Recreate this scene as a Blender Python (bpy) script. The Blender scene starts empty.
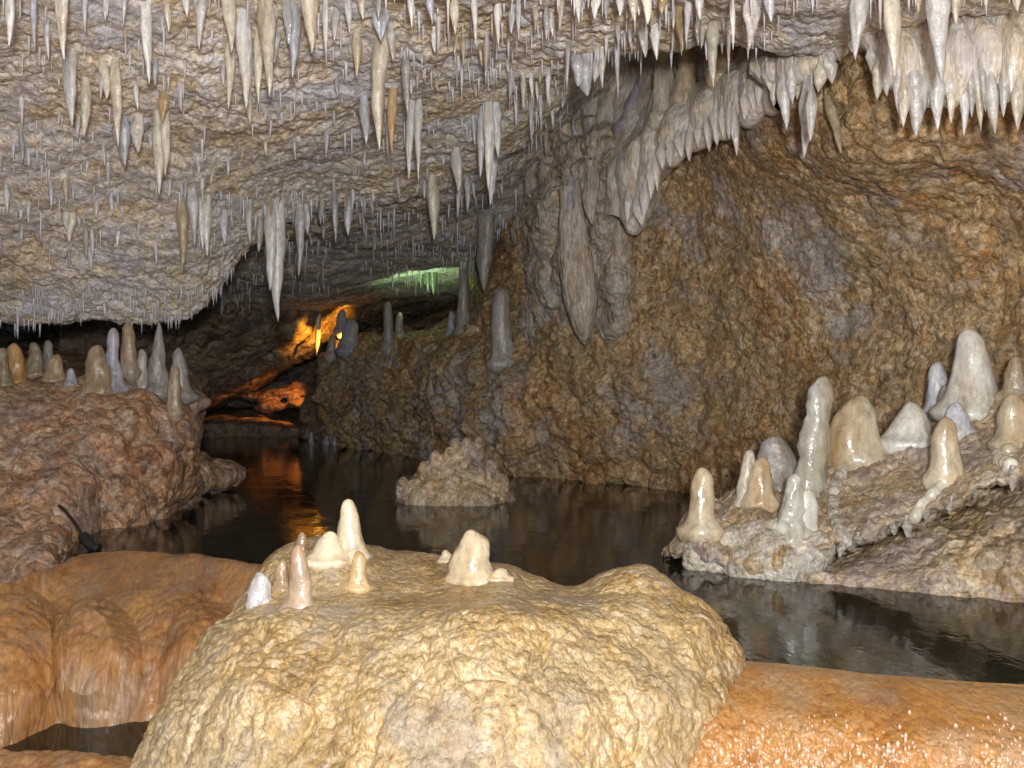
import bpy, math, random
import numpy as np
from mathutils import Vector
from mathutils.bvhtree import BVHTree

random.seed(7)
RNG = np.random.RandomState(11)
SC = bpy.context.scene
COL = SC.collection
F = 1000.0      # focal length in pixels of a 1024 wide picture
HY = 370.0      # row of the horizon
CH = 0.9        # camera height above the water (water level is z = 0)


def W(px, py, D):
    return np.array([(px - 512) / F * D, D, CH - (py - HY) / F * D])


def Wz(px, z, D):
    return np.array([(px - 512) / F * D, D, z])


# ------------------------------------------------------------------ noise
_perm = RNG.permutation(256)
_perm = np.concatenate([_perm, _perm, _perm])
_g = RNG.normal(size=(256, 3))
_g /= np.linalg.norm(_g, axis=1)[:, None]
_r3 = RNG.rand(256, 3)


def _h(i, j, k):
    return _perm[_perm[_perm[i & 255] + (j & 255)] + (k & 255)]


def perlin(P):
    I = np.floor(P).astype(np.int64)
    f = P - I
    u = f * f * f * (f * (f * 6 - 15) + 10)
    out = 0
    for a in (0, 1):
        for b in (0, 1):
            for c in (0, 1):
                g = _g[_h(I[:, 0] + a, I[:, 1] + b, I[:, 2] + c)]
                d = g[:, 0] * (f[:, 0] - a) + g[:, 1] * (f[:, 1] - b) + g[:, 2] * (f[:, 2] - c)
                w = (u[:, 0] if a else 1 - u[:, 0]) * (u[:, 1] if b else 1 - u[:, 1]) * (u[:, 2] if c else 1 - u[:, 2])
                out = out + d * w
    return out


def fbm(P, s, octv=4, gain=0.5):
    P = np.asarray(P, float) * s
    o = 0
    a = 1.0
    for k in range(octv):
        o = o + a * perlin(P + 17.3 * k)
        P = P * 2.03
        a *= gain
    return o


def worley(P, s):
    """rounded popcorn bumps: 1 at a cell's middle, falling to 0 at its border"""
    P = np.asarray(P, float) * s
    I = np.floor(P).astype(np.int64)
    best = np.full(len(P), 9.0)
    for a in (-1, 0, 1):
        for b in (-1, 0, 1):
            for c in (-1, 0, 1):
                J = I + np.array([a, b, c])
                q = J + _r3[_h(J[:, 0], J[:, 1], J[:, 2])]
                best = np.minimum(best, ((P - q) ** 2).sum(1))
    return np.clip(1 - best / 0.75, 0, 1)


# ------------------------------------------------------------------ meshes
def tag(o, label=None, cat=None, group=None, kind=None):
    if label: o['label'] = label
    if cat: o['category'] = cat
    if group: o['group'] = group
    if kind: o['kind'] = kind
    return o


def mesh_obj(name, V, Fc, mat, parent=None, smooth=True):
    me = bpy.data.meshes.new(name)
    V = np.asarray(V, dtype=np.float32)
    Fc = np.asarray(Fc, dtype=np.int32)
    n, k = Fc.shape
    me.vertices.add(len(V)); me.vertices.foreach_set('co', V.ravel())
    me.loops.add(n * k); me.loops.foreach_set('vertex_index', Fc.ravel())
    me.polygons.add(n)
    me.polygons.foreach_set('loop_start', np.arange(0, n * k, k, dtype=np.int32))
    me.polygons.foreach_set('loop_total', np.full(n, k, dtype=np.int32))
    me.update(calc_edges=True)
    me.polygons.foreach_set('use_smooth', np.full(n, smooth))
    me.materials.append(mat)
    o = bpy.data.objects.new(name, me)
    COL.objects.link(o)
    if parent is not None: o.parent = parent
    return o


def grid_faces(nu, nv, wrap=False):
    i = np.arange(nu - 1)[:, None]
    j = np.arange(nv if wrap else nv - 1)[None, :]
    j2 = (j + 1) % nv
    a = i * nv + j; b = i * nv + j2; c = (i + 1) * nv + j2; d = (i + 1) * nv + j
    return np.stack([a, b, c, d], -1).reshape(-1, 4)


def grid_normals(G):
    du = np.gradient(G, axis=0); dv = np.gradient(G, axis=1)
    n = np.cross(du, dv)
    n /= np.linalg.norm(n, axis=2)[..., None] + 1e-12
    return n


def cr_axis(L, n):
    """Catmull-Rom resample of axis 0 to n samples"""
    R = L.shape[0]
    t = np.linspace(0, R - 1, n)
    i = np.clip(np.floor(t).astype(int), 0, R - 2)
    f = (t - i).reshape(-1, *([1] * (L.ndim - 1)))
    pad = np.concatenate([2 * L[:1] - L[1:2], L, 2 * L[-1:] - L[-2:-1]])
    p0, p1, p2, p3 = pad[i], pad[i + 1], pad[i + 2], pad[i + 3]
    return 0.5 * (2 * p1 + (p2 - p0) * f + (2 * p0 - 5 * p1 + 4 * p2 - p3) * f ** 2 + (3 * p1 - p0 - 3 * p2 + p3) * f ** 3)


def px_of(P):
    D = np.maximum(P[:, 1], 0.05)
    return 512 + P[:, 0] / D * F, HY + (CH - P[:, 2]) / D * F


class Surf:
    pass


SUPPORT = {}


def patch(name, L, nu, nv, disp, mat, parent=None, toward=None):
    """L: lattice [rows][cols] of points -> smooth sheet, roughened along its normals"""
    L = np.array(L, float)
    G = cr_axis(L, nu)
    G = np.swapaxes(cr_axis(np.swapaxes(G, 0, 1), nv), 0, 1)
    N = grid_normals(G)
    P = G.reshape(-1, 3); Nn = N.reshape(-1, 3)
    # make normals face the cave's open middle
    c = np.array(toward if toward is not None else (0, 3.0, 1.0))
    s = np.sign(((c - P) * Nn).sum(1).mean()) or 1
    Nn = Nn * s
    d = disp(P)
    if isinstance(d, tuple):
        P2 = P + Nn * d[0][:, None] + d[1]
    else:
        P2 = P + Nn * d[:, None]
    Fc = grid_faces(nu, nv)
    if s > 0: pass
    o = mesh_obj(name, P2, Fc if s > 0 else Fc[:, ::-1], mat, parent)
    SUPPORT[name] = (P2, Fc)
    return o


_bvh = {}


def hit(name, px, py):
    if name not in _bvh:
        V, Fc = SUPPORT[name]
        _bvh[name] = BVHTree.FromPolygons([tuple(v) for v in V], [tuple(int(q) for q in f) for f in Fc])
    o = Vector((0, 0, CH)); d = Vector(((px - 512) / F, 1, -(py - HY) / F)).normalized()
    r = _bvh[name].ray_cast(o, d)
    return r[0]


def blob_mesh(name, blobs, voxel, disp, mat, parent=None):
    """union of closed lumps (centre, radii, tilt) remeshed into one rock and roughened"""
    Vs, Fs, off = [], [], 0
    nu, nv = 20, 28
    th = np.linspace(0.0, math.pi, nu)
    ph = np.linspace(0, 2 * math.pi, nv, endpoint=False)
    for b in blobs:
        c, r = np.array(b[0], float), b[1]
        ty = b[2] if len(b) > 2 else 0.0
        rz = b[3] if len(b) > 3 else 0.0
        pw = b[4] if len(b) > 4 else 1.0
        S = np.sin(th)[:, None] ** pw
        x = r[0] * S * np.cos(ph)[None]; y = r[1] * S * np.sin(ph)[None]; z = r[2] * np.cos(th)[:, None] + 0 * x
        V = np.stack([x, y, z], -1).reshape(-1, 3)
        cy, sy = math.cos(ty), math.sin(ty)
        V = V @ np.array([[cy, 0, sy], [0, 1, 0], [-sy, 0, cy]]).T
        cz, sz = math.cos(rz), math.sin(rz)
        V = V @ np.array([[cz, -sz, 0], [sz, cz, 0], [0, 0, 1]]).T
        Vs.append(V + c); Fs.append(grid_faces(nu, nv, True) + off); off += len(V)
    tmp = mesh_obj('tmp', np.concatenate(Vs), np.concatenate(Fs), mat)
    m = tmp.modifiers.new('r', 'REMESH'); m.mode = 'VOXEL'; m.voxel_size = voxel
    m2 = tmp.modifiers.new('s', 'SMOOTH'); m2.iterations = 4; m2.factor = 0.5
    dg = bpy.context.evaluated_depsgraph_get()
    me = bpy.data.meshes.new_from_object(tmp.evaluated_get(dg))
    bpy.data.objects.remove(tmp)
    n = len(me.vertices)
    P = np.zeros(n * 3, np.float32); me.vertices.foreach_get('co', P); P = P.reshape(-1, 3).astype(float)
    Nn = np.zeros(n * 3, np.float32); me.vertices.foreach_get('normal', Nn); Nn = Nn.reshape(-1, 3)
    P = P + Nn * disp(P)[:, None]
    me.vertices.foreach_set('co', P.astype(np.float32).ravel())
    me.polygons.foreach_set('use_smooth', np.full(len(me.polygons), True))
    me.materials.clear(); me.materials.append(mat); me.update()
    me.name = name
    o = bpy.data.objects.new(name, me); COL.objects.link(o)
    if parent is not None: o.parent = parent
    SUPPORT[name] = (P, [tuple(p.vertices) for p in me.polygons])
    return o


# ------------------------------------------------------------------ materials
def nodes(name):
    m = bpy.data.materials.new(name); m.use_nodes = True
    nt = m.node_tree
    return m, nt, nt.nodes['Principled BSDF']


def nz(nt, vec, scale, detail=6, rough=0.6, dist=0.0):
    n = nt.nodes.new('ShaderNodeTexNoise')
    n.inputs['Scale'].default_value = scale; n.inputs['Detail'].default_value = detail
    n.inputs['Roughness'].default_value = rough; n.inputs['Distortion'].default_value = dist
    nt.links.new(vec, n.inputs['Vector'])
    return n.outputs['Fac']


def ramp(nt, fac, stops):
    r = nt.nodes.new('ShaderNodeValToRGB')
    e = r.color_ramp.elements
    while len(e) < len(stops): e.new(0.5)
    for q, (p, c) in zip(e, stops):
        q.position = p; q.color = (*c, 1) if len(c) == 3 else c
    nt.links.new(fac, r.inputs['Fac'])
    return r.outputs['Color']


def mixc(nt, fac, a, b, mode='MIX'):
    m = nt.nodes.new('ShaderNodeMix'); m.data_type = 'RGBA'; m.blend_type = mode
    for sock, v in ((m.inputs[0], fac), (m.inputs[6], a), (m.inputs[7], b)):
        if isinstance(v, (int, float)): sock.default_value = v
        elif isinstance(v, tuple): sock.default_value = (*v, 1)
        else: nt.links.new(v, sock)
    return m.outputs[2]


def bump(nt, h, strength, dist, prev=None):
    b = nt.nodes.new('ShaderNodeBump')
    b.inputs['Strength'].default_value = strength; b.inputs['Distance'].default_value = dist
    nt.links.new(h, b.inputs['Height'])
    if prev is not None: nt.links.new(prev, b.inputs['Normal'])
    return b.outputs['Normal']


def scaled(nt, vec, s):
    m = nt.nodes.new('ShaderNodeMapping'); m.inputs['Scale'].default_value = s
    nt.links.new(vec, m.inputs['Vector'])
    return m.outputs['Vector']


def mathn(nt, op, a, b=None):
    m = nt.nodes.new('ShaderNodeMath'); m.operation = op
    for k, v in enumerate((a, b)):
        if v is None: continue
        if isinstance(v, (int, float)): m.inputs[k].default_value = v
        else: nt.links.new(v, m.inputs[k])
    return m.outputs[0]


def rock(name, stops, scale=1.6, grain=22, speck=(0.6, 0.58, 0.55), speck_amt=0.35, rough=(0.35, 0.75), coat=0.25,
         bd=0.02, bs=0.8, stretch=(1, 1, 1), grain_amt=0.6, dark=(0.05, 0.04, 0.03), vor=14, coat_rough=0.15, cell=0.5, tint=(0.36, 0.33, 0.36), tint_amt=0.35):
    """mottled stone: broad patches, rubble cells that each have a tone, grains, pale crusts, dark pits"""
    m, nt, p = nodes(name)
    tc = nt.nodes.new('ShaderNodeTexCoord').outputs['Object']
    v0 = scaled(nt, tc, stretch)
    wn = nt.nodes.new('ShaderNodeTexNoise'); wn.inputs['Scale'].default_value = vor * 0.8; wn.inputs['Detail'].default_value = 4
    nt.links.new(v0, wn.inputs['Vector'])
    ws = nt.nodes.new('ShaderNodeVectorMath'); ws.operation = 'SCALE'; ws.inputs['Scale'].default_value = 0.6 / vor
    nt.links.new(wn.outputs['Color'], ws.inputs[0])
    wa = nt.nodes.new('ShaderNodeVectorMath'); wa.operation = 'ADD'
    nt.links.new(v0, wa.inputs[0]); nt.links.new(ws.outputs[0], wa.inputs[1])
    v = wa.outputs[0]
    base = ramp(nt, nz(nt, v0, scale, 9, 0.68, 0.4), stops)
    vo = nt.nodes.new('ShaderNodeTexVoronoi'); vo.inputs['Scale'].default_value = vor; nt.links.new(v, vo.inputs['Vector'])
    vo2 = nt.nodes.new('ShaderNodeTexVoronoi'); vo2.inputs['Scale'].default_value = vor * 2.7; nt.links.new(v, vo2.inputs['Vector'])
    sep = nt.nodes.new('ShaderNodeSeparateColor'); nt.links.new(vo.outputs['Color'], sep.inputs[0])
    sep2 = nt.nodes.new('ShaderNodeSeparateColor'); nt.links.new(vo2.outputs['Color'], sep2.inputs[0])
    cs = [c for _, c in stops]
    cellc = ramp(nt, sep.outputs[0], [(0.0, cs[0]), (0.35, cs[1]), (0.6, cs[-2]), (0.85, cs[-1]), (1.0, speck)])
    c1 = mixc(nt, cell, base, cellc)
    fine = ramp(nt, sep2.outputs[1], [(0.0, (0.62, 0.58, 0.54)), (0.6, (1, 1, 1)), (1.0, (1.35, 1.32, 1.3))])
    c1 = mixc(nt, cell * 1.2, c1, fine, 'MULTIPLY')
    tf = ramp(nt, nz(nt, v0, scale * 0.9 + 0.37, 6, 0.7), [(0.52, (0, 0, 0)), (0.60, (1, 1, 1))])
    c1 = mixc(nt, mathn(nt, 'MULTIPLY', tf, tint_amt), c1, tint)
    g = nz(nt, v, grain, 6, 0.75)
    gr = ramp(nt, g, [(0.36, (0.40, 0.37, 0.34)), (0.48, (0.92, 0.92, 0.92)), (0.62, (1.5, 1.46, 1.42))])
    c1 = mixc(nt, grain_amt, c1, gr, 'MULTIPLY')
    sf = ramp(nt, nz(nt, v, grain * 0.42, 7, 0.75), [(0.54, (0, 0, 0)), (0.62, (1, 1, 1))])
    c2 = mixc(nt, mathn(nt, 'MULTIPLY', sf, speck_amt), c1, speck)
    df = ramp(nt, nz(nt, v, grain * 0.3 + 1.3, 6, 0.7), [(0.33, (1, 1, 1)), (0.41, (0, 0, 0))])
    c3 = mixc(nt, mathn(nt, 'MULTIPLY', df, 0.65), c2, dark)
    nt.links.new(c3, p.inputs['Base Color'])
    rr = nt.nodes.new('ShaderNodeMapRange'); nt.links.new(nz(nt, v, scale * 3, 4), rr.inputs['Value'])
    rr.inputs['From Min'].default_value = 0.35; rr.inputs['From Max'].default_value = 0.65
    rr.inputs['To Min'].default_value = rough[0]; rr.inputs['To Max'].default_value = rough[1]
    nt.links.new(rr.outputs[0], p.inputs['Roughness'])
    p.inputs['Coat Weight'].default_value = coat; p.inputs['Coat Roughness'].default_value = coat_rough
    n1 = bump(nt, mathn(nt, 'SUBTRACT', 1.0, vo.outputs['Distance']), bs, bd * 1.1)
    n1 = bump(nt, mathn(nt, 'SUBTRACT', 1.0, vo2.outputs['Distance']), bs * 0.8, bd * 0.5, n1)
    lm = nt.nodes.new('ShaderNodeMapRange'); nt.links.new(nz(nt, v0, scale * 1.7 + 0.9, 3), lm.inputs['Value'])
    lm.inputs['From Min'].default_value = 0.4; lm.inputs['From Max'].default_value = 0.6
    lm.inputs['To Min'].default_value = 0.25; lm.inputs['To Max'].default_value = 1.5
    n2 = bump(nt, mathn(nt, 'MULTIPLY', g, lm.outputs[0]), bs, bd * 1.5, n1)
    n3 = bump(nt, nz(nt, v, grain * 3.5, 3, 0.6), bs * 0.8, bd * 0.4, n2)
    nt.links.new(n3, p.inputs['Normal']); nt.links.new(n3, p.inputs['Coat Normal'])
    return m


def calcite(name, c0, c1, c2, rough=0.35, coat=0.5, sss=0.15, bd=0.006, sc=14, stretch=(1, 1, 0.35), spread=0.25):
    """wet dripstone: two tones along the drip, a third in stains; each object differs a little"""
    m, nt, p = nodes(name)
    tc = nt.nodes.new('ShaderNodeTexCoord').outputs['Object']
    oi = nt.nodes.new('ShaderNodeObjectInfo')
    ad = nt.nodes.new('ShaderNodeVectorMath'); ad.operation = 'ADD'
    mu = nt.nodes.new('ShaderNodeMath'); mu.operation = 'MULTIPLY'; mu.inputs[1].default_value = 37.0
    nt.links.new(oi.outputs['Random'], mu.inputs[0]); nt.links.new(tc, ad.inputs[0]); nt.links.new(mu.outputs[0], ad.inputs[1])
    v = scaled(nt, ad.outputs[0], stretch)
    base = ramp(nt, nz(nt, v, sc * 0.5, 5, 0.6, 0.4), [(0.36, c0), (0.52, c1), (0.68, c2)])
    fine = ramp(nt, nz(nt, v, sc * 4, 4, 0.65), [(0.32, (0.62, 0.6, 0.57)), (0.55, (1, 1, 1)), (0.7, (1.15, 1.15, 1.15))])
    c = mixc(nt, 0.85, base, fine, 'MULTIPLY')
    wv = nt.nodes.new('ShaderNodeTexWave'); wv.bands_direction = 'Z'; wv.inputs['Scale'].default_value = 10; wv.inputs['Distortion'].default_value = 16
    wv.inputs['Detail'].default_value = 3; wv.inputs['Detail Scale'].default_value = 2.5; nt.links.new(ad.outputs[0], wv.inputs['Vector'])
    c = mixc(nt, 0.22, c, ramp(nt, wv.outputs['Fac'], [(0.0, (0.72, 0.66, 0.58)), (0.5, (1, 1, 1)), (1.0, (1.05, 1.05, 1.05))]), 'MULTIPLY')
    st = ramp(nt, nz(nt, scaled(nt, ad.outputs[0], (1, 1, 0.12)), sc * 1.6, 4, 0.6), [(0.38, (0.62, 0.50, 0.38)), (0.48, (1, 1, 1))])
    c = mixc(nt, 0.5, c, st, 'MULTIPLY')
    mr = nt.nodes.new('ShaderNodeMapRange'); nt.links.new(oi.outputs['Random'], mr.inputs['Value'])
    mr.inputs['To Min'].default_value = 1 - spread; mr.inputs['To Max'].default_value = 1 + spread * 0.4
    vm = nt.nodes.new('ShaderNodeVectorMath'); vm.operation = 'SCALE'
    nt.links.new(c, vm.inputs[0]); nt.links.new(mr.outputs[0], vm.inputs['Scale'])
    nt.links.new(vm.outputs[0], p.inputs['Base Color'])
    p.inputs['Roughness'].default_value = rough
    p.inputs['Coat Weight'].default_value = coat; p.inputs['Coat Roughness'].default_value = 0.12
    p.inputs['Subsurface Weight'].default_value = sss
    p.inputs['Subsurface Radius'].default_value = (0.02, 0.012, 0.008); p.inputs['Subsurface Scale'].default_value = 0.5
    n1 = bump(nt, wv.outputs['Fac'], 0.3, bd * 0.35)
    n1 = bump(nt, nz(nt, v, sc * 2.2, 4, 0.6), 0.8, bd * 1.3, n1)
    n2 = bump(nt, nz(nt, ad.outputs[0], sc * 9, 3, 0.6), 0.6, bd * 0.35, n1)
    nt.links.new(n2, p.inputs['Normal']); nt.links.new(n2, p.inputs['Coat Normal'])
    return m


M = {}
M['ceiling'] = rock('ceiling_rock', [(0.34, (0.56, 0.46, 0.34)), (0.42, (0.80, 0.63, 0.38)), (0.48, (0.84, 0.78, 0.67)), (0.54, (0.82, 0.81, 0.84)), (0.62, (0.87, 0.78, 0.60))],
                    scale=2.0, grain=40, speck=(0.88, 0.87, 0.92), speck_amt=0.5, bd=0.011, bs=0.75, vor=32, grain_amt=0.5, coat=0.1, tint=(0.74, 0.76, 0.88), tint_amt=0.7, cell=0.45, dark=(0.16, 0.12, 0.09))
M['wall'] = rock('brown_wall_rock', [(0.35, (0.20, 0.13, 0.07)), (0.42, (0.50, 0.25, 0.08)), (0.48, (0.56, 0.38, 0.17)), (0.54, (0.44, 0.34, 0.21)), (0.62, (0.68, 0.46, 0.21))],
                 scale=1.1, grain=26, speck=(0.80, 0.66, 0.50), speck_amt=0.5, bd=0.019, bs=0.8, vor=25, coat=0.3, tint=(0.50, 0.47, 0.47), tint_amt=0.65, cell=0.5, grain_amt=0.7, dark=(0.05, 0.035, 0.02))
M['bank'] = rock('bank_rock', [(0.35, (0.16, 0.10, 0.06)), (0.42, (0.48, 0.23, 0.10)), (0.48, (0.50, 0.31, 0.17)), (0.54, (0.42, 0.27, 0.19)), (0.62, (0.60, 0.40, 0.23))],
                 scale=2.2, grain=28, speck=(0.66, 0.56, 0.44), speck_amt=0.5, bd=0.018, grain_amt=0.7, bs=0.9, vor=20, coat=0.25, tint=(0.36, 0.30, 0.31), tint_amt=0.4)
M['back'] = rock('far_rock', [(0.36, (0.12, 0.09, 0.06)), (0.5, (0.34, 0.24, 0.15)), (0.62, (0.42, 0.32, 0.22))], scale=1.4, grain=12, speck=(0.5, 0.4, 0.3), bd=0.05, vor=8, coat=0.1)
M['mound'] = rock('ochre_flowstone', [(0.35, (0.22, 0.135, 0.045)), (0.42, (0.38, 0.235, 0.08)), (0.48, (0.46, 0.315, 0.135)), (0.54, (0.42, 0.315, 0.17)), (0.62, (0.50, 0.37, 0.19))],
                  scale=2.2, grain=46, speck=(0.60, 0.50, 0.38), speck_amt=0.45, bd=0.0052, bs=0.9, vor=48, coat=0.8, rough=(0.25, 0.6), stretch=(1.15, 1.15, 0.75), dark=(0.18, 0.11, 0.05), coat_rough=0.16, grain_amt=0.5, tint=(0.36, 0.33, 0.30), tint_amt=0.45, cell=0.35)
M['ledge'] = rock('ledge_rock', [(0.35, (0.24, 0.16, 0.08)), (0.42, (0.48, 0.31, 0.14)), (0.48, (0.60, 0.48, 0.31)), (0.54, (0.50, 0.41, 0.32)), (0.62, (0.70, 0.55, 0.34))],
                  scale=2.4, grain=30, speck=(0.72, 0.65, 0.54), speck_amt=0.55, bd=0.014, bs=0.8, vor=24, coat=0.5, rough=(0.25, 0.6), tint=(0.44, 0.38, 0.40), tint_amt=0.5)
M['crust'] = rock('pale_crust', [(0.36, (0.38, 0.28, 0.16)), (0.43, (0.52, 0.44, 0.32)), (0.48, (0.60, 0.56, 0.48)), (0.54, (0.56, 0.53, 0.48)), (0.62, (0.66, 0.56, 0.42))],
                  scale=5, grain=30, speck=(0.72, 0.68, 0.6), speck_amt=0.4, bd=0.01, bs=0.8, vor=26, coat=0.6, rough=(0.22, 0.5), cell=0.35, dark=(0.25, 0.17, 0.1))
M['dam'] = rock('orange_flowstone', [(0.36, (0.24, 0.10, 0.03)), (0.43, (0.34, 0.14, 0.03)), (0.48, (0.40, 0.18, 0.04)), (0.54, (0.40, 0.20, 0.06)), (0.62, (0.38, 0.23, 0.10))],
                scale=2.0, grain=34, speck=(0.5, 0.34, 0.2), speck_amt=0.2, bd=0.005, bs=0.7, vor=34, coat=0.8, rough=(0.2, 0.45), stretch=(1.5, 1.0, 0.4), dark=(0.22, 0.09, 0.03), coat_rough=0.07, grain_amt=0.3, cell=0.15, tint=(0.40, 0.28, 0.17), tint_amt=0.5)
M['dam_left'] = rock('rust_flowstone', [(0.35, (0.22, 0.10, 0.035)), (0.42, (0.38, 0.17, 0.05)), (0.48, (0.46, 0.21, 0.06)), (0.54, (0.40, 0.22, 0.10)), (0.62, (0.48, 0.24, 0.07))],
                     scale=1.8, grain=26, speck=(0.55, 0.38, 0.26), speck_amt=0.2, bd=0.005, bs=0.7, vor=24, coat=0.9, rough=(0.2, 0.45), stretch=(2.2, 1.0, 0.3), dark=(0.16, 0.08, 0.03), coat_rough=0.08, grain_amt=0.35, cell=0.2, tint=(0.36, 0.27, 0.20), tint_amt=0.45)
M['drape'] = rock('pale_drapery', [(0.36, (0.48, 0.39, 0.28)), (0.43, (0.66, 0.56, 0.42)), (0.48, (0.76, 0.69, 0.58)), (0.54, (0.70, 0.67, 0.68)), (0.62, (0.80, 0.69, 0.50))],
                  scale=4.0, grain=34, speck=(0.82, 0.78, 0.72), speck_amt=0.3, bd=0.006, bs=0.7, vor=26, coat=0.7, rough=(0.2, 0.45), stretch=(1.8, 1.8, 0.35), dark=(0.2, 0.16, 0.12), coat_rough=0.1, grain_amt=0.4, cell=0.2, tint=(0.64, 0.62, 0.70))
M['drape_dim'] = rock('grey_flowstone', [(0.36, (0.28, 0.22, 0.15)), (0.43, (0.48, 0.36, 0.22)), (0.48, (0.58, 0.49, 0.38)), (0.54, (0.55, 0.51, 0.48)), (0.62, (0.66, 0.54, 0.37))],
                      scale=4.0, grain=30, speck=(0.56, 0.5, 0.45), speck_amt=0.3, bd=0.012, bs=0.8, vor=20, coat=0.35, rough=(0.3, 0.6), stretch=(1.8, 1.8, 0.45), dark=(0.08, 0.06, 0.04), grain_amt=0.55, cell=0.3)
M['white'] = calcite('white_calcite', (0.62, 0.62, 0.64), (0.76, 0.75, 0.73), (0.70, 0.66, 0.58))
M['cream'] = calcite('cream_calcite', (0.66, 0.60, 0.48), (0.74, 0.69, 0.58), (0.60, 0.53, 0.42))
M['blue'] = calcite('blue_white_calcite', (0.50, 0.53, 0.62), (0.66, 0.68, 0.74), (0.60, 0.58, 0.58))
M['grey'] = calcite('grey_calcite', (0.36, 0.34, 0.33), (0.46, 0.43, 0.40), (0.40, 0.34, 0.26), coat=0.4)
M['tan'] = calcite('tan_calcite', (0.50, 0.38, 0.22), (0.58, 0.48, 0.33), (0.56, 0.50, 0.42))
M['orange'] = calcite('orange_calcite', (0.58, 0.30, 0.10), (0.66, 0.44, 0.20), (0.70, 0.56, 0.36), coat=0.7, sc=9)
M['straw'] = calcite('straw_calcite', (0.50, 0.49, 0.52), (0.66, 0.66, 0.72), (0.56, 0.48, 0.38), sss=0, coat=0.2, spread=0.35)
M['wetwhite'] = calcite('wet_white_calcite', (0.62, 0.55, 0.40), (0.80, 0.78, 0.70), (0.72, 0.72, 0.70), rough=0.25, coat=0.8, sc=7, bd=0.004)
M['wetcream'] = calcite('wet_cream_calcite', (0.70, 0.50, 0.28), (0.76, 0.64, 0.44), (0.78, 0.72, 0.58), rough=0.25, coat=0.8, sc=7, bd=0.004)
M['wetbrown'] = calcite('wet_brown_calcite', (0.36, 0.22, 0.13), (0.48, 0.33, 0.20), (0.60, 0.50, 0.40), rough=0.3, coat=0.7, sc=9, bd=0.004)
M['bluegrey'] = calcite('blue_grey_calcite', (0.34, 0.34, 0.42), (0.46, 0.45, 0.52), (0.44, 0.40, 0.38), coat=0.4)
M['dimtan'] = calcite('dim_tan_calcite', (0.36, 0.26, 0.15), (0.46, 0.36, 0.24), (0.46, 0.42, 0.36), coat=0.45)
M['green_lit'] = calcite('green_lit_calcite', (0.30, 0.36, 0.22), (0.40, 0.44, 0.30), (0.36, 0.33, 0.22), coat=0.3)  # glow of the green lamps painted into the calcite colour

m, nt, p = nodes('dark_water')
tc = nt.nodes.new('ShaderNodeTexCoord').outputs['Object']
p.inputs['Base Color'].default_value = (0.016, 0.015, 0.009, 1)
p.inputs['Roughness'].default_value = 0.03; p.inputs['IOR'].default_value = 1.33
v = scaled(nt, tc, (1, 0.6, 1))
n1 = bump(nt, nz(nt, v, 5, 3, 0.5), 0.35, 0.012)
n2 = bump(nt, nz(nt, v, 28, 3, 0.6), 0.35, 0.003, n1)
nt.links.new(n2, p.inputs['Normal'])
M['water'] = m

m, nt, p = nodes('wet_drops')
p.inputs['Base Color'].default_value = (0.55, 0.36, 0.24, 1); p.inputs['Roughness'].default_value = 0.15
p.inputs['Coat Weight'].default_value = 1.0; p.inputs['Coat Roughness'].default_value = 0.05; p.inputs['Specular IOR Level'].default_value = 0.9
M['drop'] = m

m, nt, p = nodes('black_rubber')
p.inputs['Base Color'].default_value = (0.012, 0.012, 0.013, 1); p.inputs['Roughness'].default_value = 0.45
tc = nt.nodes.new('ShaderNodeTexCoord').outputs['Object']
nt.links.new(bump(nt, nz(nt, tc, 60, 3), 0.4, 0.002), p.inputs['Normal'])
M['rubber'] = m

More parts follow.
